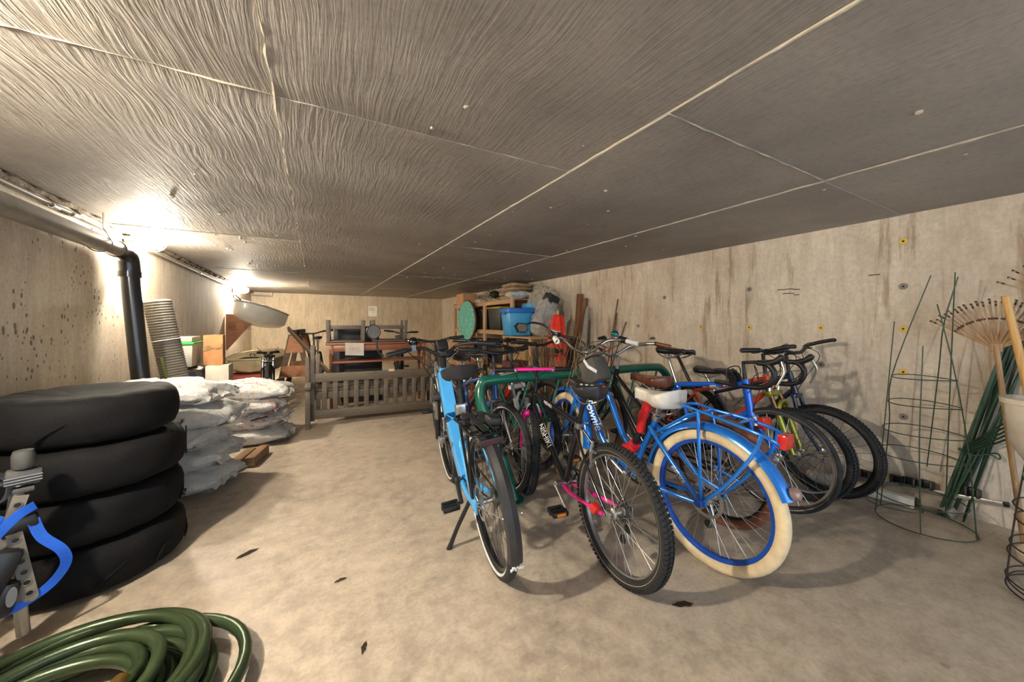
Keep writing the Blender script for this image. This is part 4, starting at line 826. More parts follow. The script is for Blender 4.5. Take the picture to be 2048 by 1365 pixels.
O('deck', bm, TANH, t); bm = B(); tube(bm, cat([(-.03, .15, .285), (-.03, .17, .32), (.02, .17, .32), (.02, .15, .285)], 4), .007, 6); O('deck_cleat', bm, DSTEEL, t)
t = thing('boat_support', 'red timber block under the beige dinghy', 'support', (-.92, 6.75, 0)); bm = B(); box(bm, (0, 0, .36), (.42, .5, .09), bev=.004); O('top_block', bm, wood('red_painted_wood', '#8f3a2a', '#b0523c', .6), t)
for s in (-1, 1): part_bar('leg', t, (s * .17, 0, 0), (s * .17, 0, .32), .07, .07, MATS['red_painted_wood'], (1, 0, 0))
PLY = wood('plywood_face', '#8d5a3a', '#b27d58', .65, (3, 3, 25), .08)
t = thing('plywood_bracket', 'triangular plywood bracket with stamps under the white dinghy', 'bracket', (XL - .02, 7.95, .70))
bm = B(); A = [(0, 0, 0), (.02, 0, 0), (.50, 0, .64), (.0, 0, .64)]; vs = [bm.verts.new(p) for p in A]; vs2 = [bm.verts.new((p[0], .02, p[2])) for p in A]
bm.faces.new(vs[::-1]); bm.faces.new(vs2)
for k in range(4): bm.faces.new((vs[k], vs[(k + 1) % 4], vs2[(k + 1) % 4], vs2[k]))
O('triangular_plate', bm, PLY, t)
for x0 in (.015, .24):
    bm = B()
    for a, b_ in (((x0, .37), (x0 + .17, .37)), ((x0, .48), (x0 + .17, .48)), ((x0, .37), (x0, .48)), ((x0 + .17, .37), (x0 + .17, .48))): bar(bm, (a[0], -.001, a[1]), (b_[0], -.001, b_[1]), .002, .005)
    for k in range(3): bar(bm, (x0 + .02, -.001, .395 + .028 * k), (x0 + .13, -.001, .395 + .028 * k), .002, .008)
    O('ink_stamp', bm, INK, t)
part_bar('ledger', t, (.02, .04, .62), (.55, .04, .62), .06, .04, PLY)
t = thing('sawhorse', 'weathered plywood sawhorse standing left of the benches', 'sawhorse', (-.28, 6.5, 0), R_(-6)); SAW = wood('weathered_timber', '#4f4030', '#6e5b45', .75, (3, 20, 20), .2)
for yy in (0, .75):
    for s in (-1, 1): part_bar('leg', t, (s * .24, yy, 0), (s * .05, yy, 1.0), .035, .075, SAW, (1, 0, 0))
    for z0, z1, w0, w1 in ((.72, .98, .24, .14), (.34, .52, .40, .32)):
        bm = B(); A = [(-w0 / 2, yy - .03, z0), (w0 / 2, yy - .03, z0), (w1 / 2, yy - .03, z1), (-w1 / 2, yy - .03, z1)]; vs = [bm.verts.new(p) for p in A]; vs2 = [bm.verts.new((p[0], p[1] + .015, p[2])) for p in A]; bm.faces.new(vs[::-1]); bm.faces.new(vs2)
        for k in range(4): bm.faces.new((vs[k], vs[(k + 1) % 4], vs2[(k + 1) % 4], vs2[k]))
        O('gusset_plate', bm, PLY, t)
part_bar('top_beam', t, (0, -.06, 1.03), (0, .9, 1.03), .06, .09, SAW)
t = thing('loose_plank', 'dark weathered plank leaning across the sawhorse', 'plank', (-.28, 6.35, 0)); part_bar('plank', t, (-.08, 0, 1.10), (.46, -.55, .45), .03, .09, SAW, (.3, -.9, .1)); part_bar('plank', t, (.46, -.55, .45), (.60, -.7, .0), .03, .09, SAW, (.3, -.9, .1))
# bikes in the dim rear
for label, fx, fy, hd, le, sp, nm in (('bike with a silver suspension fork behind the white sacks', -.55, 5.65, -4, 0, dict(R=.33, sus=CHROME, ht=(.8, .74), hb=(.835, .66), barz=.76, barw=.4, sh=.70, st=(.27, .58), rim=RIMDK), 'mountain_bike'),
        ('dark bike beside the sawhorse left of the benches', .02, 6.35, 5, 4, dict(R=.335, barz=1.02, rim=RIMDK, sh=.95), 'mountain_bike'), ('dark bike behind the upturned stools', 1.30, 6.5, 8, -3, dict(R=.335, barz=1.0, rim=RIMDK, sh=.93), 'mountain_bike')):
    t = facing(label, fx, fy, hd, le, 1.03, name=nm, group='bicycles stored at the rear'); diamond(t, sp)
# ---------------------------------------------------------------- left side: roll, bins, boxes
RIB = mat('grey_ribbed_rubber', '#6f6a62', .8, var=.2); t = thing('matting_roll', 'tall roll of grey ribbed matting leaning beside the black drop pipe', 'roll', (-1.0, 4.33, 0))
bm = B(); prof = []; Lr = 1.41; n = 60
for k in range(n):
    z = Lr * k / n; prof += [(.092, z), (.098, z + Lr / n * .3), (.098, z + Lr / n * .6), (.092, z + Lr / n * .85)]
prof = [(0, 0)] + prof + [(.083, Lr), (.07, Lr + .004), (0, Lr + .002)]; lathe(bm, prof, 28); O('roll', bm, RIB, t, M=Matrix.Rotation(R_(-10), 4, 'Y'))
for z in (.62, 1.05):
    bm = B(); lathe(bm, [(.0985, -.004), (.1035, 0), (.0985, .004)], 28, Matrix.Translation((0, 0, z))); O('tie_cord', bm, mat('pale_cord', '#c9bda6', .8), t, M=Matrix.Rotation(R_(-10), 4, 'Y'))
bm = B(); box(bm, (-.03, -.10, .45), (.02, .006, .9), bev=.001); O('moss_edge', bm, mat('mossy_green_edge', '#4d5a25', .9), t, M=Matrix.Rotation(R_(-10), 4, 'Y'))
CLEAR = mat('frosted_bin_plastic', '#b8b6ac', .4); GLID = mat('bright_green_lid', '#3fbf5a', .4)
t = thing('storage_bin', 'frosted storage bin with a bright green rim beside the matting roll', 'bin', (-1.22, 5.02, .725)); bm = B(); box(bm, (0, 0, .12), (.2, .34, .24), bev=.012, taper=.9); O('bin_body', bm, CLEAR, t); bm = B(); box(bm, (0, 0, .25), (.22, .36, .025), bev=.005); O('rim', bm, GLID, t); bm = B(); box(bm, (0, 0, .29), (.19, .33, .055), bev=.01); O('lid', bm, CLEAR, t)
t = thing('rubbish_bag', 'black plastic sack under the green-rimmed storage bin', 'bag', (-1.19, 5.02, 0)); bm = B(); box(bm, (0, 0, .36), (.24, .36, .71), bev=.08)
bmesh.ops.subdivide_edges(bm, edges=bm.edges[:], cuts=3, use_grid_fill=True)
for v in bm.verts: v.co += noise.noise_vector(v.co * 9) * .018
O('sack', bm, mat('black_sack_plastic', '#161617', .35, bump=.4, bscale=30), t)
def carton(label, loc, size, rz, m=CARD, rot=None, group=None, flap=True):
    t = thing('cardboard_box', label, 'box', loc, rz, group, rot=rot); bm = B(); box(bm, (0, 0, size[2] / 2), size, bev=.003); O('carton', bm, m, t)
    if flap:
        bm = B(); box(bm, (0, 0, size[2] + .0015), (.05, size[1] * .99, .002)); O('packing_tape', bm, mat('tan_tape', '#a8875f', .35), t)
    return t
carton('tied brown cardboard box right of the green-rimmed bin', (-1.0, 5.15, .722), (.17, .2, .33), R_(4))
carton('low white carton in front of the tied brown box', (-.945, 5.10, 0), (.20, .30, .72), R_(2), mat('white_carton', '#c9c0b2', .8))
t = thing('twine', 'loose twine wrapped around the brown cardboard box', 'twine', (-1.0, 5.15, .90)); bm = B()
for k in range(4): tube(bm, cat([(-.08, -.105, .02 * k - .03), (-.02, -.108, .012 * k), (.04, -.106, .03 - .01 * k), (.085, -.104, .02 * k)], 4), .004, 5)
O('twine_loops', bm, mat('jute_twine', '#a98d66', .9), t)
# ---------------------------------------------------------------- covered tires
TCOV = mat('black_tire_cover_fabric', '#0c0b0d', .8, var=.2, scale=5, bump=.35, bscale=260)
for i in range(4):
    z0 = .006 + .217 * i; t = thing('covered_tire', ['lowest black fabric-covered tire of the stack', 'second covered tire from the floor in the black stack', 'third covered tire from the floor in the black stack', 'topmost covered tire of the black stack with a bunched cover'][i], 'tire', (-.945 + (.0, -.008, .006, -.012)[i], 2.50 + (.0, .008, -.004, .0)[i], z0), .7 * i, 'covered tires in a stack')
    Rr = (.33, .327, .327, .318)[i]; Hh = .214; prof = [(.03, .02), (.2, .012), (Rr - .06, .004), (Rr - .02, .02), (Rr - .004, .055), (Rr, .10), (Rr - .003, .15), (Rr - .02, .19), (Rr - .06, .209), (.2, .205), (.12, .19), (.0, .185)]
    bm = B(); seg = 72; rings = []
    cp = cat([(r, 0, z) for r, z in prof], 3)
    lathe(bm, [(max(p.x, 0), p.z) for p in cp], seg)
    for v in bm.verts:
        a = math.atan2(v.co.y, v.co.x); r = math.hypot(v.co.x, v.co.y)
        if r > .05:
            q = Vector((math.cos(a) * 3.2, math.sin(a) * 3.2, v.co.z * 9 + i * 7)); d = noise.noise(q) * .008 + noise.noise(q * 2.7) * .003
            if v.co.z < .05 or v.co.z > .17: d += noise.noise(Vector((a * 5, v.co.z * 40, i))) * .006
            v.co.x += math.cos(a) * d; v.co.y += math.sin(a) * d; v.co.z += noise.noise(q * 1.3 + Vector((5, 0, 0))) * .006
    TCOV.node_tree.nodes['Principled BSDF'].inputs['Specular IOR Level'].default_value = .2
    cov = O('fabric_cover', bm, TCOV, t, ang=60)
    for k in range(5):
        a = -1.2 + k * .62 + i * .4; bm = B(); tube(bm, cat([((Rr + .001) * math.cos(a), (Rr + .001) * math.sin(a), .04), ((Rr + .004) * math.cos(a + .1), (Rr + .004) * math.sin(a + .1), .075 + .02 * (k % 2)), ((Rr + .001) * math.cos(a + .3), (Rr + .001) * math.sin(a + .3), .115)], 4), [.001, .004, .005, .006, .006, .005, .004, .003, .001], 6); O('cover_fold', bm, TCOV, cov)
    if i in (1, 2):
        a = R_(-62); bm = B(); tube(bm, [((Rr + .001) * math.cos(a + .03 * k / 6), (Rr + .001) * math.sin(a + .03 * k / 6), .03 + .15 * k / 6) for k in range(7)], .003, 5); O('cover_seam', bm, TCOV, cov)
# ---------------------------------------------------------------- sacks
def sack_mesh(L, W, T, seed, ears=True, crease=1.):
    bm = B(); nu, nv = 64, 30; rows = []
    for j in range(nv + 1):
        ph = PI * j / nv - PI / 2; row = []
        for i in range(nu):
            th = 2 * PI * i / nu; cx, sy = math.cos(th), math.sin(th)
            x = math.copysign(abs(cx) ** .45, cx) * L / 2; y = math.copysign(abs(sy) ** .45, sy) * W / 2; f = abs(math.cos(ph)) ** .55; z = math.sin(ph); z = math.copysign(abs(z) ** .9, z) * T / 2
            p = Vector((x * f, y * f, z)); e = abs(cx * sy) * 2
            if ears: p.x *= 1 + .10 * e * f ** 3; p.y *= 1 + .10 * e * f ** 3; p.z *= 1 - .45 * e * f
            q = p * 7 + Vector((seed * 13.1, seed * 3.7, seed * 1.9)); cr = noise.noise(q); c2 = max(0, 1 - abs(noise.noise(q * 1.5)) * 2.2) ** 3 * 2 - .5
            p += p.normalized() * (cr * .026 + c2 * .012 * crease); row.append(bm.verts.new(p))
        rows.append(row)
    for a, b_ in zip(rows, rows[1:]):
        for i in range(nu): bm.faces.new((a[i], a[(i + 1) % nu], b_[(i + 1) % nu], b_[i]))
    bmesh.ops.remove_doubles(bm, verts=bm.verts, dist=.0005); return bm
def sackmat(name, col, red=0.):
    g = NB(name); v = g.coord((1, 1, 1), rnd=True); n1 = g.noise(v, 6, 4, .6); base = g.ramp(n1, [(.3, tuple(x * .82 for x in c(col))), (.65, c(col))])
    if red:
        vv = g.coord((6, 6, 16), rnd=True); n2 = g.noise(vv, 4.5, 4, .75); area = g.noise(v, 3.5, 2); m = g.math('MULTIPLY', g.math('GREATER_THAN', n2, .56), g.math('GREATER_THAN', area, .53)); base = g.mix(g.math('MULTIPLY', m, red), base, c('#c4573f'))
    g.l(base, g.b.inputs['Base Color']); g.b.inputs['Roughness'].default_value = .38; h = g.noise(v, 14, 5, .7, 1.2); g.bump(h, .85, .03); return g.m
SK1 = sackmat('white_woven_sack', '#d9d6d0'); SK2 = sackmat('white_printed_sack', '#dcd9d3', .85)
def sack(label, loc, dims, rz, seed, m, group, tilt=(0, 0), skirt=None):
    t = thing('sack', label, 'sack', loc, group=group, rot=(tilt[0], tilt[1], rz)); s = O('sack_body', sack_mesh(*dims, seed), m, t, ang=80)
    bm = B(); L_, W_, T_ = dims   # gathered loose end of the sack
    for sgn in ((1,) if skirt is None else skirt):
        pts = [(sgn * (L_ / 2 + .02 + .035 * random.random()), -W_ * .42 + W_ * .84 * k / 14, -.02 + random.uniform(-.025, .02)) for k in range(15)]; a = [bm.verts.new(p) for p in pts]; b_ = [bm.verts.new((sgn * (L_ / 2 - .05), p[1] * .96, .03)) for p in pts]; d_ = [bm.verts.new((sgn * (L_ / 2 - .05), p[1] * .96, -.05)) for p in pts]
        for k in range(14): bm.faces.new((a[k], a[k + 1], b_[k + 1], b_[k])); bm.faces.new((d_[k], d_[k + 1], a[k + 1], a[k]))
    O('sack_end', bm, m, t, ang=80); return t
nm = ['bottom', 'second', 'third', 'fourth', 'topmost']
S1 = []
for i in range(5):
    S1.append(sack('%s white sack in the tall front pile behind the tires%s' % (nm[i], ' with handwritten marks' if i == 0 else ''), (-.885 + (.02, .0, -.03, .03, -.04)[i], 3.38 + (.0, .03, .0, .02, .03)[i], .085 + .152 * i), (.64 + (.0, .03, -.05, .04, .04)[i], .48, .19), R_((-18, -12, -22, -10, -20)[i]), i + 1, SK1, 'white sacks in the front pile', (R_((0, 3, -3, 2, -2)[i]), R_((0, -3, 3, 4, 2)[i])), (1,)))
S2 = []
for i in range(4):
    S2.append(sack('%s white sack in the rear pile%s' % (('bottom', 'second', 'third', 'topmost')[i], ('', ' with dark printed marks', ' with red print', ' with red print and a torn corner')[i]), (-.585 + (.02, .0, -.03, .0)[i], 4.40 + (.0, .03, .0, .02)[i], .08 + .148 * i), (.62 + (.04, .02, -.02, .08)[i], .44, .18), R_((-14, -8, -16, -10)[i]), i + 11, SK1 if i == 0 else SK2, 'white sacks in the rear pile', (R_((0, 3, -3, 2)[i]), R_((0, -2, 3, 3)[i])), (1,)))
for s, txt, p, sz in ((S1[0], '1/2', (.17, -.255, .0), .06), (S1[1], '2', (.12, -.255, .02), .05), (S1[3], '5', (.12, -.255, .01), .04)):
    text('handwriting', txt, sz, INK, s, basis(p, (1, .1, -.1), (.1, -.1, 1), (0, -1, 0)), .004, .3)
for k in range(7):
    bm = B(); box(bm, (.09 + .02 * k, -.238 - .002 * k, .035 + .004 * k), (.013, .016, .012), (0, -.2, 0)); O('printed_mark', bm, INK, S2[1])
LOG = wood('reddish_brown_timber', '#6f5238', '#8f6e4e', .7, (2, 18, 18), .2)
for k, (x, y, a, lb) in enumerate(((-.535, 3.72, -14, 'brown timber offcut on the floor touching the front sack pile'), (-.44, 3.76, -12, 'brown timber offcut lying right of its twin by the rear sacks'))):
    t = thing('timber_offcut', lb, 'timber', (x, y, 0), R_(a), 'timber offcuts on the floor'); bm = B(); box(bm, (0, 0, .042), (.078, .34, .082), bev=.014); O('block', bm, LOG, t)
# ---------------------------------------------------------------- hose
HOSE = mat('green_rubber_hose', '#3c4a30', .3, .4, var=.4, scale=3)
bm = B(); pts = []; cx, cy = -.64, 1.50; random.seed(11); N = 12; ppt = 44; rr = [random.uniform(.17, .37) for _ in range(N + 2)]; ox = [random.uniform(-.07, .07) for _ in range(N + 2)]; oy = [random.uniform(-.07, .07) for _ in range(N + 2)]; hz = [.021 + .0075 * k + random.uniform(0, .01) for k in range(N + 2)]
for k in range(N * ppt + 1):
    u = k / ppt; i = int(u); f = u - i; f = f * f * (3 - 2 * f); L_ = lambda q: q[i] * (1 - f) + q[i + 1] * f; a = 2 * PI * u
    r = L_(rr); pts.append((L_(ox) + r * math.cos(a) * 1.02, L_(oy) + r * math.sin(a) * .92, L_(hz) + .012 * math.sin(a * .5 + i)))
tube(bm, pts, .0195, 12); t = thing('garden_hose', 'coiled thick green hose on the floor in the foreground', 'hose', (cx, cy, 0)); O('hose_coil', bm, HOSE, t)
bm = B(); lathe(bm, [(.0195, -.03), (.024, -.03), (.024, .03), (.0195, .03)], 12, along((Vector(pts[-1]) - Vector(pts[-3])), pts[-1])); O('hose_fitting', bm, mat('brass', '#8a6b35', .35, .8), t)
# ---------------------------------------------------------------- car bike carrier with blue straps (local: x right across the view, y away, z up)
t = thing('bike_carrier', 'silver and black car bike carrier with blue straps against the covered tires', 'bike carrier', (-.965, 2.02, 0), R_(25.3))
TUBE = mat('silver_carrier_tube', '#a5a29b', .35, .7); HOLE = mat('grey_rubber_strap', '#6d675d', .6); BLUE = mat('blue_webbing', '#1259c8', .6, bump=.4, bscale=300)
for a, b_ in (((.02, .03, .68), (-.06, -.08, .02)), ((.0, .0, .36), (.02, .02, .03)), ((-.16, .03, .66), (-.14, -.02, .02))):
    bm = B(); tube(bm, [a, b_], .0175, 14); O('frame_tube', bm, TUBE, t)
bm = B(); tube(bm, [(-.20, .0, .60), (.05, .0, .615)], .013, 10); O('cross_tube', bm, DSTEEL, t)
bm = B(); lathe(bm, [(.0, .055), (.024, .055), (.028, .04), (.028, .0), (.024, -.01), (0, -.01)], 18, Matrix.Translation((.02, .0, .665))); box(bm, (.02, -.005, .625), (.085, .06, .05), (.1, .12, 0), bev=.01); box(bm, (.02, -.005, .58), (.05, .05, .02), bev=.004); O('cradle_head', bm, mat('dark_grey_cradle', '#4b4a49', .5), t)
for z in (.612, .622, .632): bm = B(); box(bm, (.02, -.037, z), (.084, .004, .004)); O('cradle_rib', bm, ALU, t)
bm = B(); lathe(bm, [(0, .025), (.013, .02), (.016, 0), (.01, -.02), (0, -.02)], 12, Matrix.Translation((-.10, -.01, .63))); O('knob', bm, DSTEEL, t)
bm = B()
for k in range(4): tube(bm, [Vector((-.05 + .004 * k, -.03, .60)) + Vector((.035 * math.cos(2 * PI * j / 18), .008 * k, .055 * math.sin(2 * PI * j / 18))) for j in range(18)], .003, 5, closed=True)
O('coiled_cable', bm, DSTEEL, t)
def holed(a, b_, nh, w_=.036):
    a = Vector(a); b_ = Vector(b_); bm = B(); strip(bm, [a, b_], w_, .007, (0, -1, 0)); d = (b_ - a).normalized(); s = O('rubber_strap', bm, HOLE, t)
    bm = B(); lathe(bm, [(0, -.0035), (w_ / 2, -.0035), (w_ / 2, .0035), (0, .0035)], 18, along((0, -1, 0), b_)); O('strap_end', bm, HOLE, s)
    for k in range(nh):
        p = a + (b_ - a) * ((k + .6) / nh); bm = B(); lathe(bm, [(0, .0042), (.0085, .0042), (.0085, .0), (0, 0)], 14, along((0, -1, 0), p)); O('strap_hole', bm, BLACK, s); bm = B(); lathe(bm, [(.0085, .0036), (.0085, .006), (.0115, .006), (.0115, .0036)], 14, along((0, -1, 0), p), closed=True); O('hole_rim', bm, HOLE, s)
holed((.015, -.035, .565), (-.035, -.05, .36), 4); holed((.0, -.055, .44), (.035, -.06, .195), 6); holed((-.11, -.02, .555), (-.15, -.03, .34), 5)
UPV = (0.2, -1, .1)
for pts in ([(.045, -.045, .52), (.0, -.075, .50), (-.06, -.085, .42), (-.10, -.085, .32), (-.13, -.08, .22)], [(.04, -.05, .47), (.06, -.055, .40), (.105, -.06, .33), (.115, -.055, .27), (.08, -.05, .21), (.02, -.06, .18), (-.03, -.06, .17)], [(-.06, -.075, .22), (-.08, -.08, .16), (-.12, -.075, .09)], [(-.02, -.03, .50), (-.06, -.03, .45), (-.06, -.03, .40)]):
    bm = B(); strip(bm, cat(pts, 6), .03, .003, UPV); O('blue_strap', bm, BLUE, t)
bm = B(); box(bm, (-.04, -.07, .30), (.07, .05, .20), (0, .35, 0), bev=.02); box(bm, (-.02, -.06, .22), (.055, .055, .12), (0, .2, 0), bev=.02); bk = O('ratchet_buckle', bm, BLACK, t)
bm = B(); sweep(bm, [(-.005, -.095, .235), (-.005, -.098, .235)], circ(.012, 16, .034), up=(0.1, 0, 1)); O('buckle_badge', bm, ALU, bk); bm = B(); box(bm, (-.066, -.098, .315), (.05, .008, .035), (0, .3, 0), bev=.003); O('buckle_plate', bm, TUBE, bk)
bm = B(); box(bm, (.01, -.03, .46), (.09, .05, .055), (0, -.2, 0), bev=.012); O('clamp_body', bm, BLACK, t)
# ---------------------------------------------------------------- floor litter
LEAF = mat('dry_leaf', '#4a3d30', .9)
for lb, x, y, a, s in (('dry leaf on the floor right of the tire shadow', -.307, 2.262, .5, .055), ('dry leaf scrap on the floor near the bottom edge', .155, 1.40, 1.2, .028), ('dry leaf on the floor in front of the mountain bike wheel', 1.357, .963, -.4, .05), ('pale leaf scrap on the floor left of the electric bike wheel', .10, 1.82, .2, .03)):
    t = thing('dry_leaf', lb, 'leaf', (x, y, .002), a); bm = B(); n = 9; up = [bm.verts.new((s * (k / n * 2 - 1), s * .3 * math.sin(PI * k / n) * random.uniform(.6, 1.2), .004 * math.sin(PI * k / n))) for k in range(n + 1)]; dn = [bm.verts.new((s * (k / n * 2 - 1) + .002, -s * .3 * math.sin(PI * k / n) * random.uniform(.5, 1.2) - .0005, .001)) for k in range(n + 1)]
    for k in range(n): bm.faces.new((up[k], up[k + 1], dn[k + 1], dn[k]))
    bmesh.ops.solidify(bm, geom=bm.faces[:], thickness=.0012); O('leaf_blade', bm, LEAF, t)
# ---------------------------------------------------------------- shelving with stored goods along the right wall
PINE = wood('raw_pine', '#a98260', '#c9a580', .7, (2, 20, 20), .1); PINEZ = wood('raw_pine_upright', '#a98260', '#c9a580', .7, (20, 20, 2), .1)
t = thing('shelving_unit', 'raw pine shelving unit against the right wall', 'shelves', (2.9, 6.6, 0))
for y in (-1.32, -.2, 1.5):
    for x in (.03, .52): part_bar('upright', t, (x, y, 0), (x, y, 1.63), .045, .09, PINEZ, (0, 1, 0))
for z in (.40, 1.03, 1.58):
    for x in (.03, .52): part_bar('shelf_rail', t, (x + .0, -1.36, z - .03), (x, 1.52, z - .03), .03, .06, PINE)
    for k in range(3): part_bar('shelf_board', t, (.10 + .17 * k, -1.38, z + .01), (.10 + .17 * k, 1.54, z + .01), .16, .02, PINE)
BURL = wood('tan_paper_sack', '#9a8060', '#b99c78', .85, (4, 4, 4), .4)
for i, (x, y, z, lb) in enumerate(((3.2, 5.63, 1.64, 'bottom tan sack of the pile on the shelf top'), (3.2, 5.68, 1.715, 'second tan sack of the pile on the shelf top'), (3.21, 5.62, 1.79, 'third tan sack of the pile on the shelf top'), (3.2, 5.66, 1.862, 'topmost tan sack of the pile on the shelf top'))):
    t = thing('tan_sack', lb, 'sack', (x, y, z), R_(90 + random.uniform(-6, 6)), 'tan sacks on the shelf top'); O('sack_body', sack_mesh(.62 - .03 * i, .42, .085, i + 31, False), BURL, t, ang=80)
t = thing('white_bag', 'white bag on the shelf end below the tan sacks', 'bag', (3.04, 5.28, 1.67), R_(90)); O('bag_body', sack_mesh(.34, .36, .14, 41), SK1, t, ang=80)
t = thing('wreath', 'dark green artificial foliage bundle on the shelf top', 'foliage', (3.12, 6.35, 1.60)); bm = B(); random.seed(5)
for k in range(420):
    d = Vector((random.gauss(0, 1), random.gauss(0, 1), random.gauss(0, 1))).normalized(); r = random.uniform(.06, .17); p = Vector((d.x * r, d.y * r * 1.3, .15 + d.z * r * .85)); q = p + d * .05 + Vector((random.uniform(-.03, .03), random.uniform(-.03, .03), random.uniform(-.02, .03))); s = d.orthogonal().normalized() * .006
    bm.faces.new([bm.verts.new(v) for v in (p - s, p + s, q)])
o = O('needles', bm, mat('dark_green_foliage', '#2b3a1c', .8, var=.4), t); o['kind'] = 'stuff'
bm = B(); ball(bm, (0, 0, .15), .09, 12, (1, 1.2, .9)); O('core', bm, MATS['dark_green_foliage'], t)
carton('brown cardboard box at the far end of the shelf top', (3.12, 7.85, 1.605), (.34, .46, .25), 0, CARD2)
t = thing('white_cloth', 'white rag beside the foliage on the shelf top', 'cloth', (3.05, 6.85, 1.63)); O('rag', sack_mesh(.2, .3, .13, 51), SK1, t, ang=80)
DBIN = mat('dark_grey_tote', '#26282a', .5); YBIN = mat('yellow_tote_lid', '#a98a2a', .5)
for lb, x, y, z, sz, m in (('dark tote on the middle shelf behind the round teal board', 3.16, 6.85, 1.05, (.42, .6, .40), DBIN), ('dark tote with yellow base on the middle shelf beside the pine upright', 3.16, 6.05, 1.05, (.42, .55, .42), DBIN), ('tall dark tote at the far end of the middle shelf', 3.16, 7.65, 1.05, (.42, .55, .45), DBIN), ('dark tote on the lowest shelf behind the pine upright', 3.16, 6.0, .42, (.42, .7, .38), DBIN), ('grey tote on the lowest shelf under the round teal board', 3.16, 6.9, .42, (.42, .6, .42), mat('grey_tote', '#4f5052', .5))):
    t = thing('storage_tote', lb, 'tote', (x, y, z), group='dark totes on the shelves'); bm = B(); box(bm, (0, 0, sz[2] / 2), sz, bev=.02, taper=.88); O('tote_body', bm, m, t); bm = B(); box(bm, (0, 0, sz[2]), (sz[0] + .02, sz[1] + .02, .03), bev=.008); O('tote_lid', bm, YBIN if 'yellow' in lb else m, t)
t = thing('white_crate', 'white slotted plastic crate on the middle shelf near the blue tubs', 'crate', (3.10, 5.42, 1.05)); bm = B(); box(bm, (0, 0, .01), (.3, .36, .02))
for s in (-1, 1):
    box(bm, (0, s * .175, .27), (.3, .012, .04)); box(bm, (s * .145, 0, .27), (.012, .36, .04)); box(bm, (0, s * .175, .03), (.3, .012, .04)); box(bm, (s * .145, 0, .03), (.012, .36, .04))
O('crate_frame', bm, WHITEP, t)
for k in range(9):
    for s in (-1, 1): bm = B(); box(bm, (s * .145, -.17 + .0425 * k, .15), (.01, .014, .24)); O('crate_slat', bm, WHITEP, t)
for k in range(7):
    for s in (-1, 1): bm = B(); box(bm, (-.14 + .0467 * k, s * .175, .15), (.014, .01, .24)); O('crate_slat', bm, WHITEP, t)
t = thing('grey_bundle', 'dark grey cloth bundle on top of the white crate', 'bundle', (3.08, 5.40, 1.40)); O('bundle', sack_mesh(.26, .2, .13, 61, False), mat('dark_grey_cloth', '#4b4a4a', .9, var=.4, scale=30), t, ang=80)
# round teal board leaning on the shelf front
t = thing('round_board', 'round teal patterned board leaning on the shelf front', 'board', (2.80, 7.05, .80)); Mb = Matrix.Translation((0, 0, .43)) @ Matrix.Rotation(R_(-90), 4, 'Y') @ Matrix.Rotation(R_(3), 4, 'X')
g = NB('teal_patterned_top'); v = g.coord((1, 1, 1)); vo = g.n('ShaderNodeTexVoronoi', i_Scale=26.0); g.l(v, vo.inputs['Vector']); g.l(g.ramp(vo.outputs['Distance'], [(.1, c('#2f8d83')), (.5, c('#57b3a4')), (.8, c('#86c9b8'))]), g.b.inputs['Base Color']); g.b.inputs['Roughness'].default_value = .5
bm = B(); lathe(bm, [(0, .012), (.41, .012), (.415, .006), (0, .004)], 48, Mb); O('teal_face', bm, g.m, t)
bm = B(); lathe(bm, [(0, -.03), (.43, -.03), (.437, -.015), (.43, .004), (0, .004)], 48, Mb); O('wooden_rim', bm, wood('dark_wood_rim', '#5a3720', '#774a2c', .5), t)
bm = B(); box(bm, (-.016, .22, .40), (.003, .03, .05)); O('label', bm, mat('dull_purple_label', '#6a4a72', .7), t)
carton('tall brown carton under the round teal board', (2.70, 7.05, 0), (.3, .6, .795), 0, CARD)
# low cabinet with tubs, wrapped bundle
t = thing('low_bench_table', 'low rough table with a pine edge holding the blue tubs', 'table', (3.03, 4.72, 0)); part_bar('table_top', t, (0, -.45, .965), (0, .45, .965), .72, .025, PINE)
for sx in (-1, 1):
    for sy in (-1, 1): part_bar('leg', t, (sx * .34, sy * .4, 0), (sx * .33, sy * .4, .95), .05, .05, PINEZ, (1, 0, 0))
OSB = mat('osb_flake_board', '#a08458', .8, var=.55, scale=45); carton('flecked tan box under the low table below the blue tubs', (3.03, 4.88, .58), (.5, .55, .34), 0, OSB, flap=False); carton('dark brown box under the low table nearest the camera', (3.08, 4.38, .50), (.5, .32, .40), 0, mat('dark_brown_carton', '#5a3a2a', .8), flap=False)
carton('brown carton standing on the floor left of the pine upright', (2.55, 6.45, .0), (.28, .3, .66), R_(5)); carton('slim brown carton beside the standing brown carton', (2.78, 6.2, 0), (.1, .3, .62), R_(-3), CARD2)
carton('dark red box stack under the low table edge', (2.62, 4.55, 0), (.3, .4, .62), R_(8), mat('maroon_carton', '#5b2420', .7), flap=False)
LB = mat('light_blue_tub', '#3f9fd4', .38, var=.05); DB = mat('mid_blue_tub_lid', '#1c6cc0', .38, var=.05)
for lb, x, y, z, s, lid in (('light blue tub with a blue lid on the low table', 2.82, 4.93, .98, (.42, .42, .37), DB), ('light blue tub behind the front tub, tilted lid showing', 3.16, 4.97, .98, (.24, .36, .46), LB)):
    t = thing('plastic_tub', lb, 'tub', (x, y, z), R_(-8), 'blue tubs'); bm = B(); box(bm, (0, 0, s[2] / 2), s, bev=.03, taper=.82); O('tub_body', bm, LB, t); bm = B(); box(bm, (0, 0, s[2] + .03), (s[0] + .03, s[1] + .03, .075), bev=.012); O('lid', bm, lid, t)
    for q in (-1, 1): bm = B(); box(bm, (q * (s[0] / 2 + .015), 0, s[2] - .02), (.02, .12, .03), bev=.004); O('handle', bm, lid, t)
PLA = mat('grey_wrapped_plastic', '#a9a7a3', .3, var=.25, scale=14, bump=.9, bscale=25)
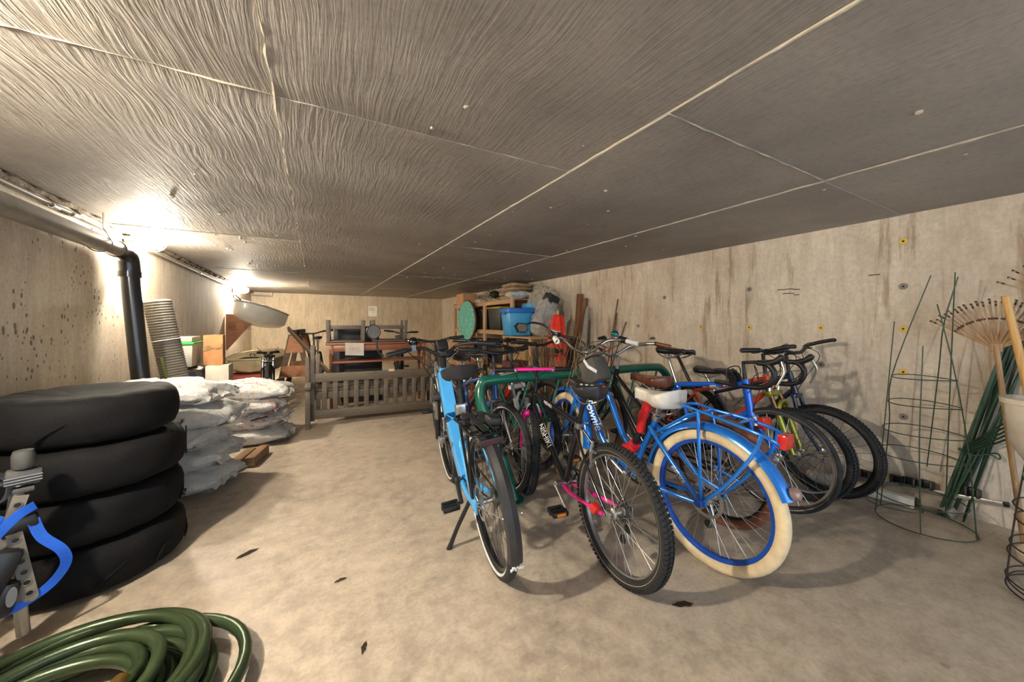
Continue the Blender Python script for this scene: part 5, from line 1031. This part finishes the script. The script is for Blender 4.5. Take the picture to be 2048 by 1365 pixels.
t = thing('wrapped_bundle', 'grey plastic-wrapped bundle leaning beside the blue tubs', 'bundle', (2.98, 4.58, .98), rot=(R_(6), R_(20), 0)); bm = sack_mesh(.30, .26, .60, 71, False, 1.6); O('plastic_wrap', bm, PLA, t, ang=80, M=Matrix.Translation((0, 0, .32))); bm = sack_mesh(.22, .2, .16, 72, False); O('black_contents', bm, mat('charcoal_fabric', '#333436', .8), t, ang=80, M=Matrix.Translation((0, 0, .60)))
t = thing('clear_film', 'crumpled clear plastic film behind the wrapped bundle', 'plastic film', (3.2, 4.75, 1.25)); g = NB('clear_film'); g.b.inputs['Base Color'].default_value = (.8, .74, .62, 1); g.b.inputs['Roughness'].default_value = .12; g.b.inputs['Alpha'].default_value = .35; g.bump(g.noise(g.coord(), 18, 4, .7), 1., .03)
O('film', sack_mesh(.36, .42, .62, 73, False, 2.), g.m, t, ang=80, M=Matrix.Translation((0, 0, .2)))
for lb, a, b_ in (('broad brown plank leaning on the right wall behind the red umbrella', (3.34, 4.20, .0), (3.46, 4.16, 1.62)), ('narrow brown plank leaning beside the broad plank', (3.28, 4.10, 0), (3.46, 4.05, 1.55))):
    t = thing('plank', lb, 'plank', a, group='planks leaning on the right wall'); part_bar('board', t, (0, 0, 0), Vector(b_) - Vector(a), .025, .10, wood('brown_plank', '#6d4a30', '#8c6446', .7, (20, 20, 2)), (0, 1, 0))
RED = mat('red_umbrella_canvas', '#e0301c', .75, bump=.3, bscale=60)
t = thing('folded_umbrella', 'folded red patio umbrella standing by the right wall', 'umbrella', (2.98, 4.05, 0)); bm = B(); seg = 36; prof = [(.0, 1.30), (.045, 1.30), (.07, 1.27), (.10, 1.10), (.13, .92), (.125, .80), (.10, .74), (.11, .60), (.10, .52), (.125, .44), (.14, .36), (.0, .35)]
lathe(bm, prof, seg)
for v in bm.verts:
    a = math.atan2(v.co.y, v.co.x); r = math.hypot(v.co.x, v.co.y)
    if r > .01: k = 1 + .16 * math.sin(a * 7 + v.co.z * 2.5) + .06 * math.sin(a * 15); v.co.x *= k; v.co.y *= k
O('canvas', bm, RED, t, ang=60); bm = B(); tube(bm, [(0, 0, 0), (0, 0, 1.36)], .018, 10); O('pole', bm, PINEZ, t); bm = B(); tube(bm, [(.125 * math.cos(2 * PI * k / 20), .125 * math.sin(2 * PI * k / 20), .78) for k in range(20)], .008, 6, closed=True); O('tie_band', bm, RED, t)
t = thing('terracotta_pot', 'terracotta pot behind the pink handlebar', 'pot', (2.72, 3.75, 0)); bm = B(); lathe(bm, [(0, 0), (.10, 0), (.14, .42), (.16, .42), (.16, .48), (.14, .48), (.12, .40), (0, .38)], 24); O('pot', bm, mat('terracotta', '#b5683f', .8), t)
t = thing('folded_chair_frame', 'grey canvas bundle leaning on the wall right of the red umbrella', 'bundle', (3.30, 3.95, 0)); bm = B(); tube(bm, cat([(0, 0, 0), (.04, 0, .7), (.12, -.02, 1.42)], 4), [.05, .05, .05, .05, .05, .045, .04, .035, .02], 14); O('canvas_bundle', bm, mat('grey_canvas', '#8d8a82', .85), t)
ROD = mat('rusty_rod', '#6b4d36', .8, var=.3)
for k, (a, b_) in enumerate((((3.35, 3.60, 0), (3.49, 3.42, 1.50)), ((3.36, 3.52, 0), (3.49, 3.44, 1.32)), ((3.34, 3.66, 0), (3.49, 3.28, 1.2)))):
    t = thing('rod', ('longest rusty rod leaning on the right wall behind the cruiser bars', 'middle rusty rod leaning on the right wall behind the cruiser bars', 'short rusty rod slanting on the right wall behind the cruiser bars')[k], 'rod', a, group='rusty rods'); bm = B(); tube(bm, [(0, 0, 0), Vector(b_) - Vector(a)], .008, 8); O('rod', bm, ROD, t)
t = thing('brushwood', 'bundle of dry sticks standing behind the cruiser', 'sticks', (2.30, 3.30, 0)); bm = B(); random.seed(9)
for k in range(120):
    a = Vector((random.gauss(0, .06), random.gauss(0, .06), 0)); b_ = a + Vector((random.gauss(0, .13), random.gauss(0, .13), random.uniform(.75, 1.18))); tube(bm, cat([a, (a + b_) / 2 + Vector((random.gauss(0, .02), random.gauss(0, .02), 0)), b_], 3), .0022, 4)
o = O('sticks', bm, mat('dry_stick', '#8a7654', .9), t); o['kind'] = 'stuff'
# ---------------------------------------------------------------- right wall: cages, rakes, stakes, planter, rail
GW = mat('green_coated_wire', '#24402c', .45); DW = mat('dark_rusty_wire', '#332a22', .7)
def cage(label, x, y, rings, legs, m, r=.0028):
    t = thing('tomato_cage', label, 'plant cage', (x, y, 0), group='wire tomato cages')
    for rad, z, dx, dy in rings:
        bm = B(); tube(bm, [(dx + rad * math.cos(2 * PI * k / 40), dy + rad * math.sin(2 * PI * k / 40), z + .004 * math.sin(4 * PI * k / 40)) for k in range(40)], r, 6, closed=True); O('ring', bm, m, t)
    for P in legs: bm = B(); tube(bm, cat(P, 6), r, 6); O('leg_wire', bm, m, t)
    return t
rg = [(.20, .012, 0, 0), (.19, .15, .0, .02), (.172, .40, 0, .02), (.168, .545, 0, .0), (.145, .71, 0, .0), (.128, .865, 0, .0)]
lg = [[(-.05, .19, .012), (-.03, .16, .5), (0, .12, 1.2)], [(.05, .195, .012), (.03, .15, .55), (0, .13, .865), (0, -.03, 1.47)], [(-.19, -.03, .012), (-.165, -.02, .5), (-.125, -.02, .865), (-.10, -.02, 1.06)],
      [(.17, .02, .3), (.10, -.04, .9), (.02, -.075, 1.18), (0, -.13, 1.45)], [(0, -.195, .012), (0, -.165, .5), (0, -.12, .9), (0, -.075, 1.18), (.02, -.05, 1.3)], [(.19, -.05, .012), (.12, -.08, .8), (.03, -.115, 1.48)]]
cage('large green wire tomato cage standing against the right wall', 3.15, .66, rg, lg, GW)
rg = [(.19, .01, 0, 0), (.185, .025, .01, 0), (.18, .05, 0, .01), (.185, .16, 0, 0), (.18, .20, .01, 0), (.165, .32, 0, 0), (.16, .38, 0, .01), (.145, .50, 0, 0), (.14, .58, .01, 0), (.12, .72, 0, 0), (.11, .82, 0, 0)]
lg = [[(.19 * math.cos(a), .19 * math.sin(a), .01), (.165 * math.cos(a), .165 * math.sin(a), .32), (.11 * math.cos(a), .11 * math.sin(a), .82), (.06 * math.cos(a), .06 * math.sin(a), 1.2)] for a in (.4, 1.5, 2.6, 3.7, 4.8, 5.8)]
cg = cage('stack of dark wire tomato cages with green ties at the right edge', 2.79, .14, rg, lg, DW, .0032)
for z, a in ((.62, 2.6), (.42, 2.6), (.24, 2.6), (.5, 1.5)): bm = B(); box(bm, ((.19 - z * .1) * math.cos(a), (.19 - z * .1) * math.sin(a), z), (.012, .02, .035), (0, 0, a), bev=.003); O('green_tie', bm, mat('bright_green_tape', '#1f8a4e', .5), cg)
BAM = wood('bamboo', '#8a6a45', '#b8946a', .45, (20, 20, 3), .05); TIP = mat('dark_tine_tip', '#3a2a1e', .8); HND = wood('pale_wood_handle', '#c2924f', '#dcae68', .45, (25, 25, 2), .05)
def rake(label, x, y, z, rad, n, a0, a1, foot):
    t = thing('bamboo_rake', label, 'rake', (x, y, z), group='bamboo leaf rakes')
    for k in range(n):
        a = a0 + (a1 - a0) * k / (n - 1); d = Vector((0, math.sin(a), math.cos(a))); o2 = Vector((-.012 * math.sin(k * 2.1), 0, 0)); L2 = rad * (1 - .06 * abs(math.sin(k * 1.7)))
        bm = B(); strip(bm, cat([d * .03, d * (L2 * .5) + o2 + Vector((-.01, 0, 0)), d * (L2 - .03) + o2, d * L2 + o2 + Vector((-.012, 0, -.004))], 4), .0075, .0028, (-1, 0, 0)); ti = O('tine', bm, BAM, t)
        bm = B(); p = d * (L2 - .012) + o2 + Vector((-.003, 0, 0)); strip(bm, [p - d * .014, p + d * .012, p + d * .013 + Vector((-.02, 0, 0))], .0082, .0036, (-1, 0, 0)); O('tine_tip', bm, TIP, ti)
    for rr_ in (.60, .62):
        bm = B(); tube(bm, [(-.012 + .004 * (k % 2), rr_ * rad * math.sin(a0 + (a1 - a0) * k / 40), rr_ * rad * math.cos(a0 + (a1 - a0) * k / 40)) for k in range(41)], .003, 5); O('binding_wire', bm, mat('rusty_binding', '#6b4a3a', .8), t)
    bm = B(); pts = []
    vs = [bm.verts.new((.0 + s * .006, .10 * rad * 3 * .25 * q, .02 + .0 * q)) for s in (-1, 1) for q in (-1, 1)]; bm.free()
    bm = B(); box(bm, (0, 0, .012), (.018, .045, .05), bev=.006); O('tine_socket', bm, BAM, t)
    bm = B(); f = Vector(foot) - Vector((x, y, z)); tube(bm, [(0, 0, .03), f * .5, f], .0115, 10); O('handle', bm, BAM, t)
rake('large bamboo leaf rake fanned out against the right wall', 3.36, .43, 1.04, .29, 25, R_(56), R_(-56), (3.28, .33, .01)); rake('second bamboo leaf rake cut by the right edge', 3.43, .14, 1.27, .33, 19, R_(62), R_(-62), (3.36, .05, .01))
t = thing('wooden_pole', 'thick pale wooden pole standing in the white planter', 'pole', (3.17, .285, .57)); bm = B(); tube(bm, cat([(.03, .0, 0), (.03, .03, .3), (.03, .095, .76)], 5), .0155, 14); lathe(bm, [(.0155, 0), (.014, .004), (0, .005)], 14, Matrix.Translation((.03, .095, .76))); O('pole', bm, HND, t)
random.seed(21); STK = mat('green_plastic_stake', '#1c3a26', .45, var=.3); STL = mat('pale_green_stake', '#3b5a44', .45)
for k in range(13):
    a = Vector((3.42 + random.uniform(-.05, .04), .60 + random.uniform(-.05, .05), 0)); b_ = Vector((3.485, .33 + random.uniform(-.06, .08), random.uniform(.98, 1.22)))
    t = thing('garden_stake', 'green coated garden stake in the bundle leaning on the right wall', 'stake', a, group='green garden stakes'); bm = B(); tube(bm, [(0, 0, 0), b_ - a], random.choice((.0045, .006, .007)), 8); O('stake', bm, STK if k % 3 else STL, t)
for k in range(5):
    a = Vector((3.40, .55, .40 + .012 * k)); b_ = Vector((3.38, .33, .60 + .03 * k)); t = thing('short_stake', 'short dark stake pushed crosswise through the stake bundle', 'stake', a, group='short cross stakes'); bm = B(); tube(bm, [(0, 0, 0), b_ - a], .005, 8); O('stake', bm, STK, t)
t = thing('stake_tie', 'green twine tying the stake bundle together', 'twine', (3.44, .50, .42)); bm = B(); tube(bm, [(.05 * math.cos(2 * PI * k / 24), .075 * math.sin(2 * PI * k / 24), .012 * math.sin(k)) for k in range(24)], .004, 5, closed=True); O('twine', bm, STL, t)
WPL = mat('cream_planter_plastic', '#d8cdbd', .5); t = thing('pedestal_planter', 'cream pedestal planter at the right edge of the view', 'planter', (3.16, .24, 0))
bm = B(); lathe(bm, [(0, 0), (.10, 0), (.105, .03), (.085, .06), (.06, .12), (.055, .40), (.065, .47), (.095, .52), (.125, .58), (.135, .70), (.14, .78), (.155, .785), (.155, .81), (.135, .81), (.128, .72), (.11, .58), (0, .56)], 32); O('planter_body', bm, WPL, t)
t = thing('white_board_offcut', 'white board standing in the cream planter', 'board', (3.12, .18, .57)); part_bar('board', t, (0, 0, 0), (.0, .0, .42), .02, .14, WHITEP, (.3, 1, 0))
# rail with hooks and gutter on the floor
t = thing('hook_rail', 'silver rail with black tool clips lying along the right wall', 'rail', (3.43, .78, .1)); bm = B(); a = Vector((.02, .36, -.05)); b_ = Vector((-.02, -.37, .065)); bar(bm, a, b_, .02, .022, bev=.002); O('rail', bm, STEEL, t)
bm = B(); bar(bm, b_, b_ + (b_ - a).normalized() * .02, .024, .026, bev=.003); O('end_cap', bm, BLACK, t)
for u in (.20, .42, .50, .60, .85):
    p = a.lerp(b_, u); bm = B(); box(bm, p + Vector((.01, 0, .035)), (.03, .062, .05), bev=.006); cl = O('tool_clip', bm, BLACK, t)
    for s in (-1, 1): bm = B(); box(bm, p + Vector((-.02, s * .022, .04)), (.04, .013, .055), (0, .25, 0), bev=.004); O('clip_jaw', bm, BLACK, cl)
GUT = mat('cream_downpipe', '#cfc6b8', .45); t = thing('downpipe_offcut', 'cream rectangular downpipe lying on the floor under the hook rail', 'downpipe', (3.32, .98, 0))
bm = B(); A = Vector((-.03, .30, .035)); E_ = Vector((.05, -.24, .035)); bar(bm, A, E_, .085, .062, bev=.008); O('pipe_length', bm, GUT, t)
bm = B(); bar(bm, E_, E_ + (E_ - A).normalized() * .004, .075, .052); O('open_end', bm, INK, t)
bm = B(); tube(bm, cat([E_ + Vector((.035, -.02, .0)), E_ + Vector((.045, -.10, .005)), E_ + Vector((.02, -.15, .0))], 5), .036, 4); O('elbow_piece', bm, mat('grey_cream_elbow', '#a39a8a', .5), t)
t = thing('thin_cable', 'thin black cable loop on the floor beside the downpipe', 'cable', (3.28, .92, 0)); bm = B(); tube(bm, cat([(.12, .15, .10), (.02, .08, .05), (-.06, -.02, .003), (-.03, -.16, .003), (.06, -.22, .003), (.12, -.12, .06)], 6), .0022, 5); O('cable', bm, BLACK, t)
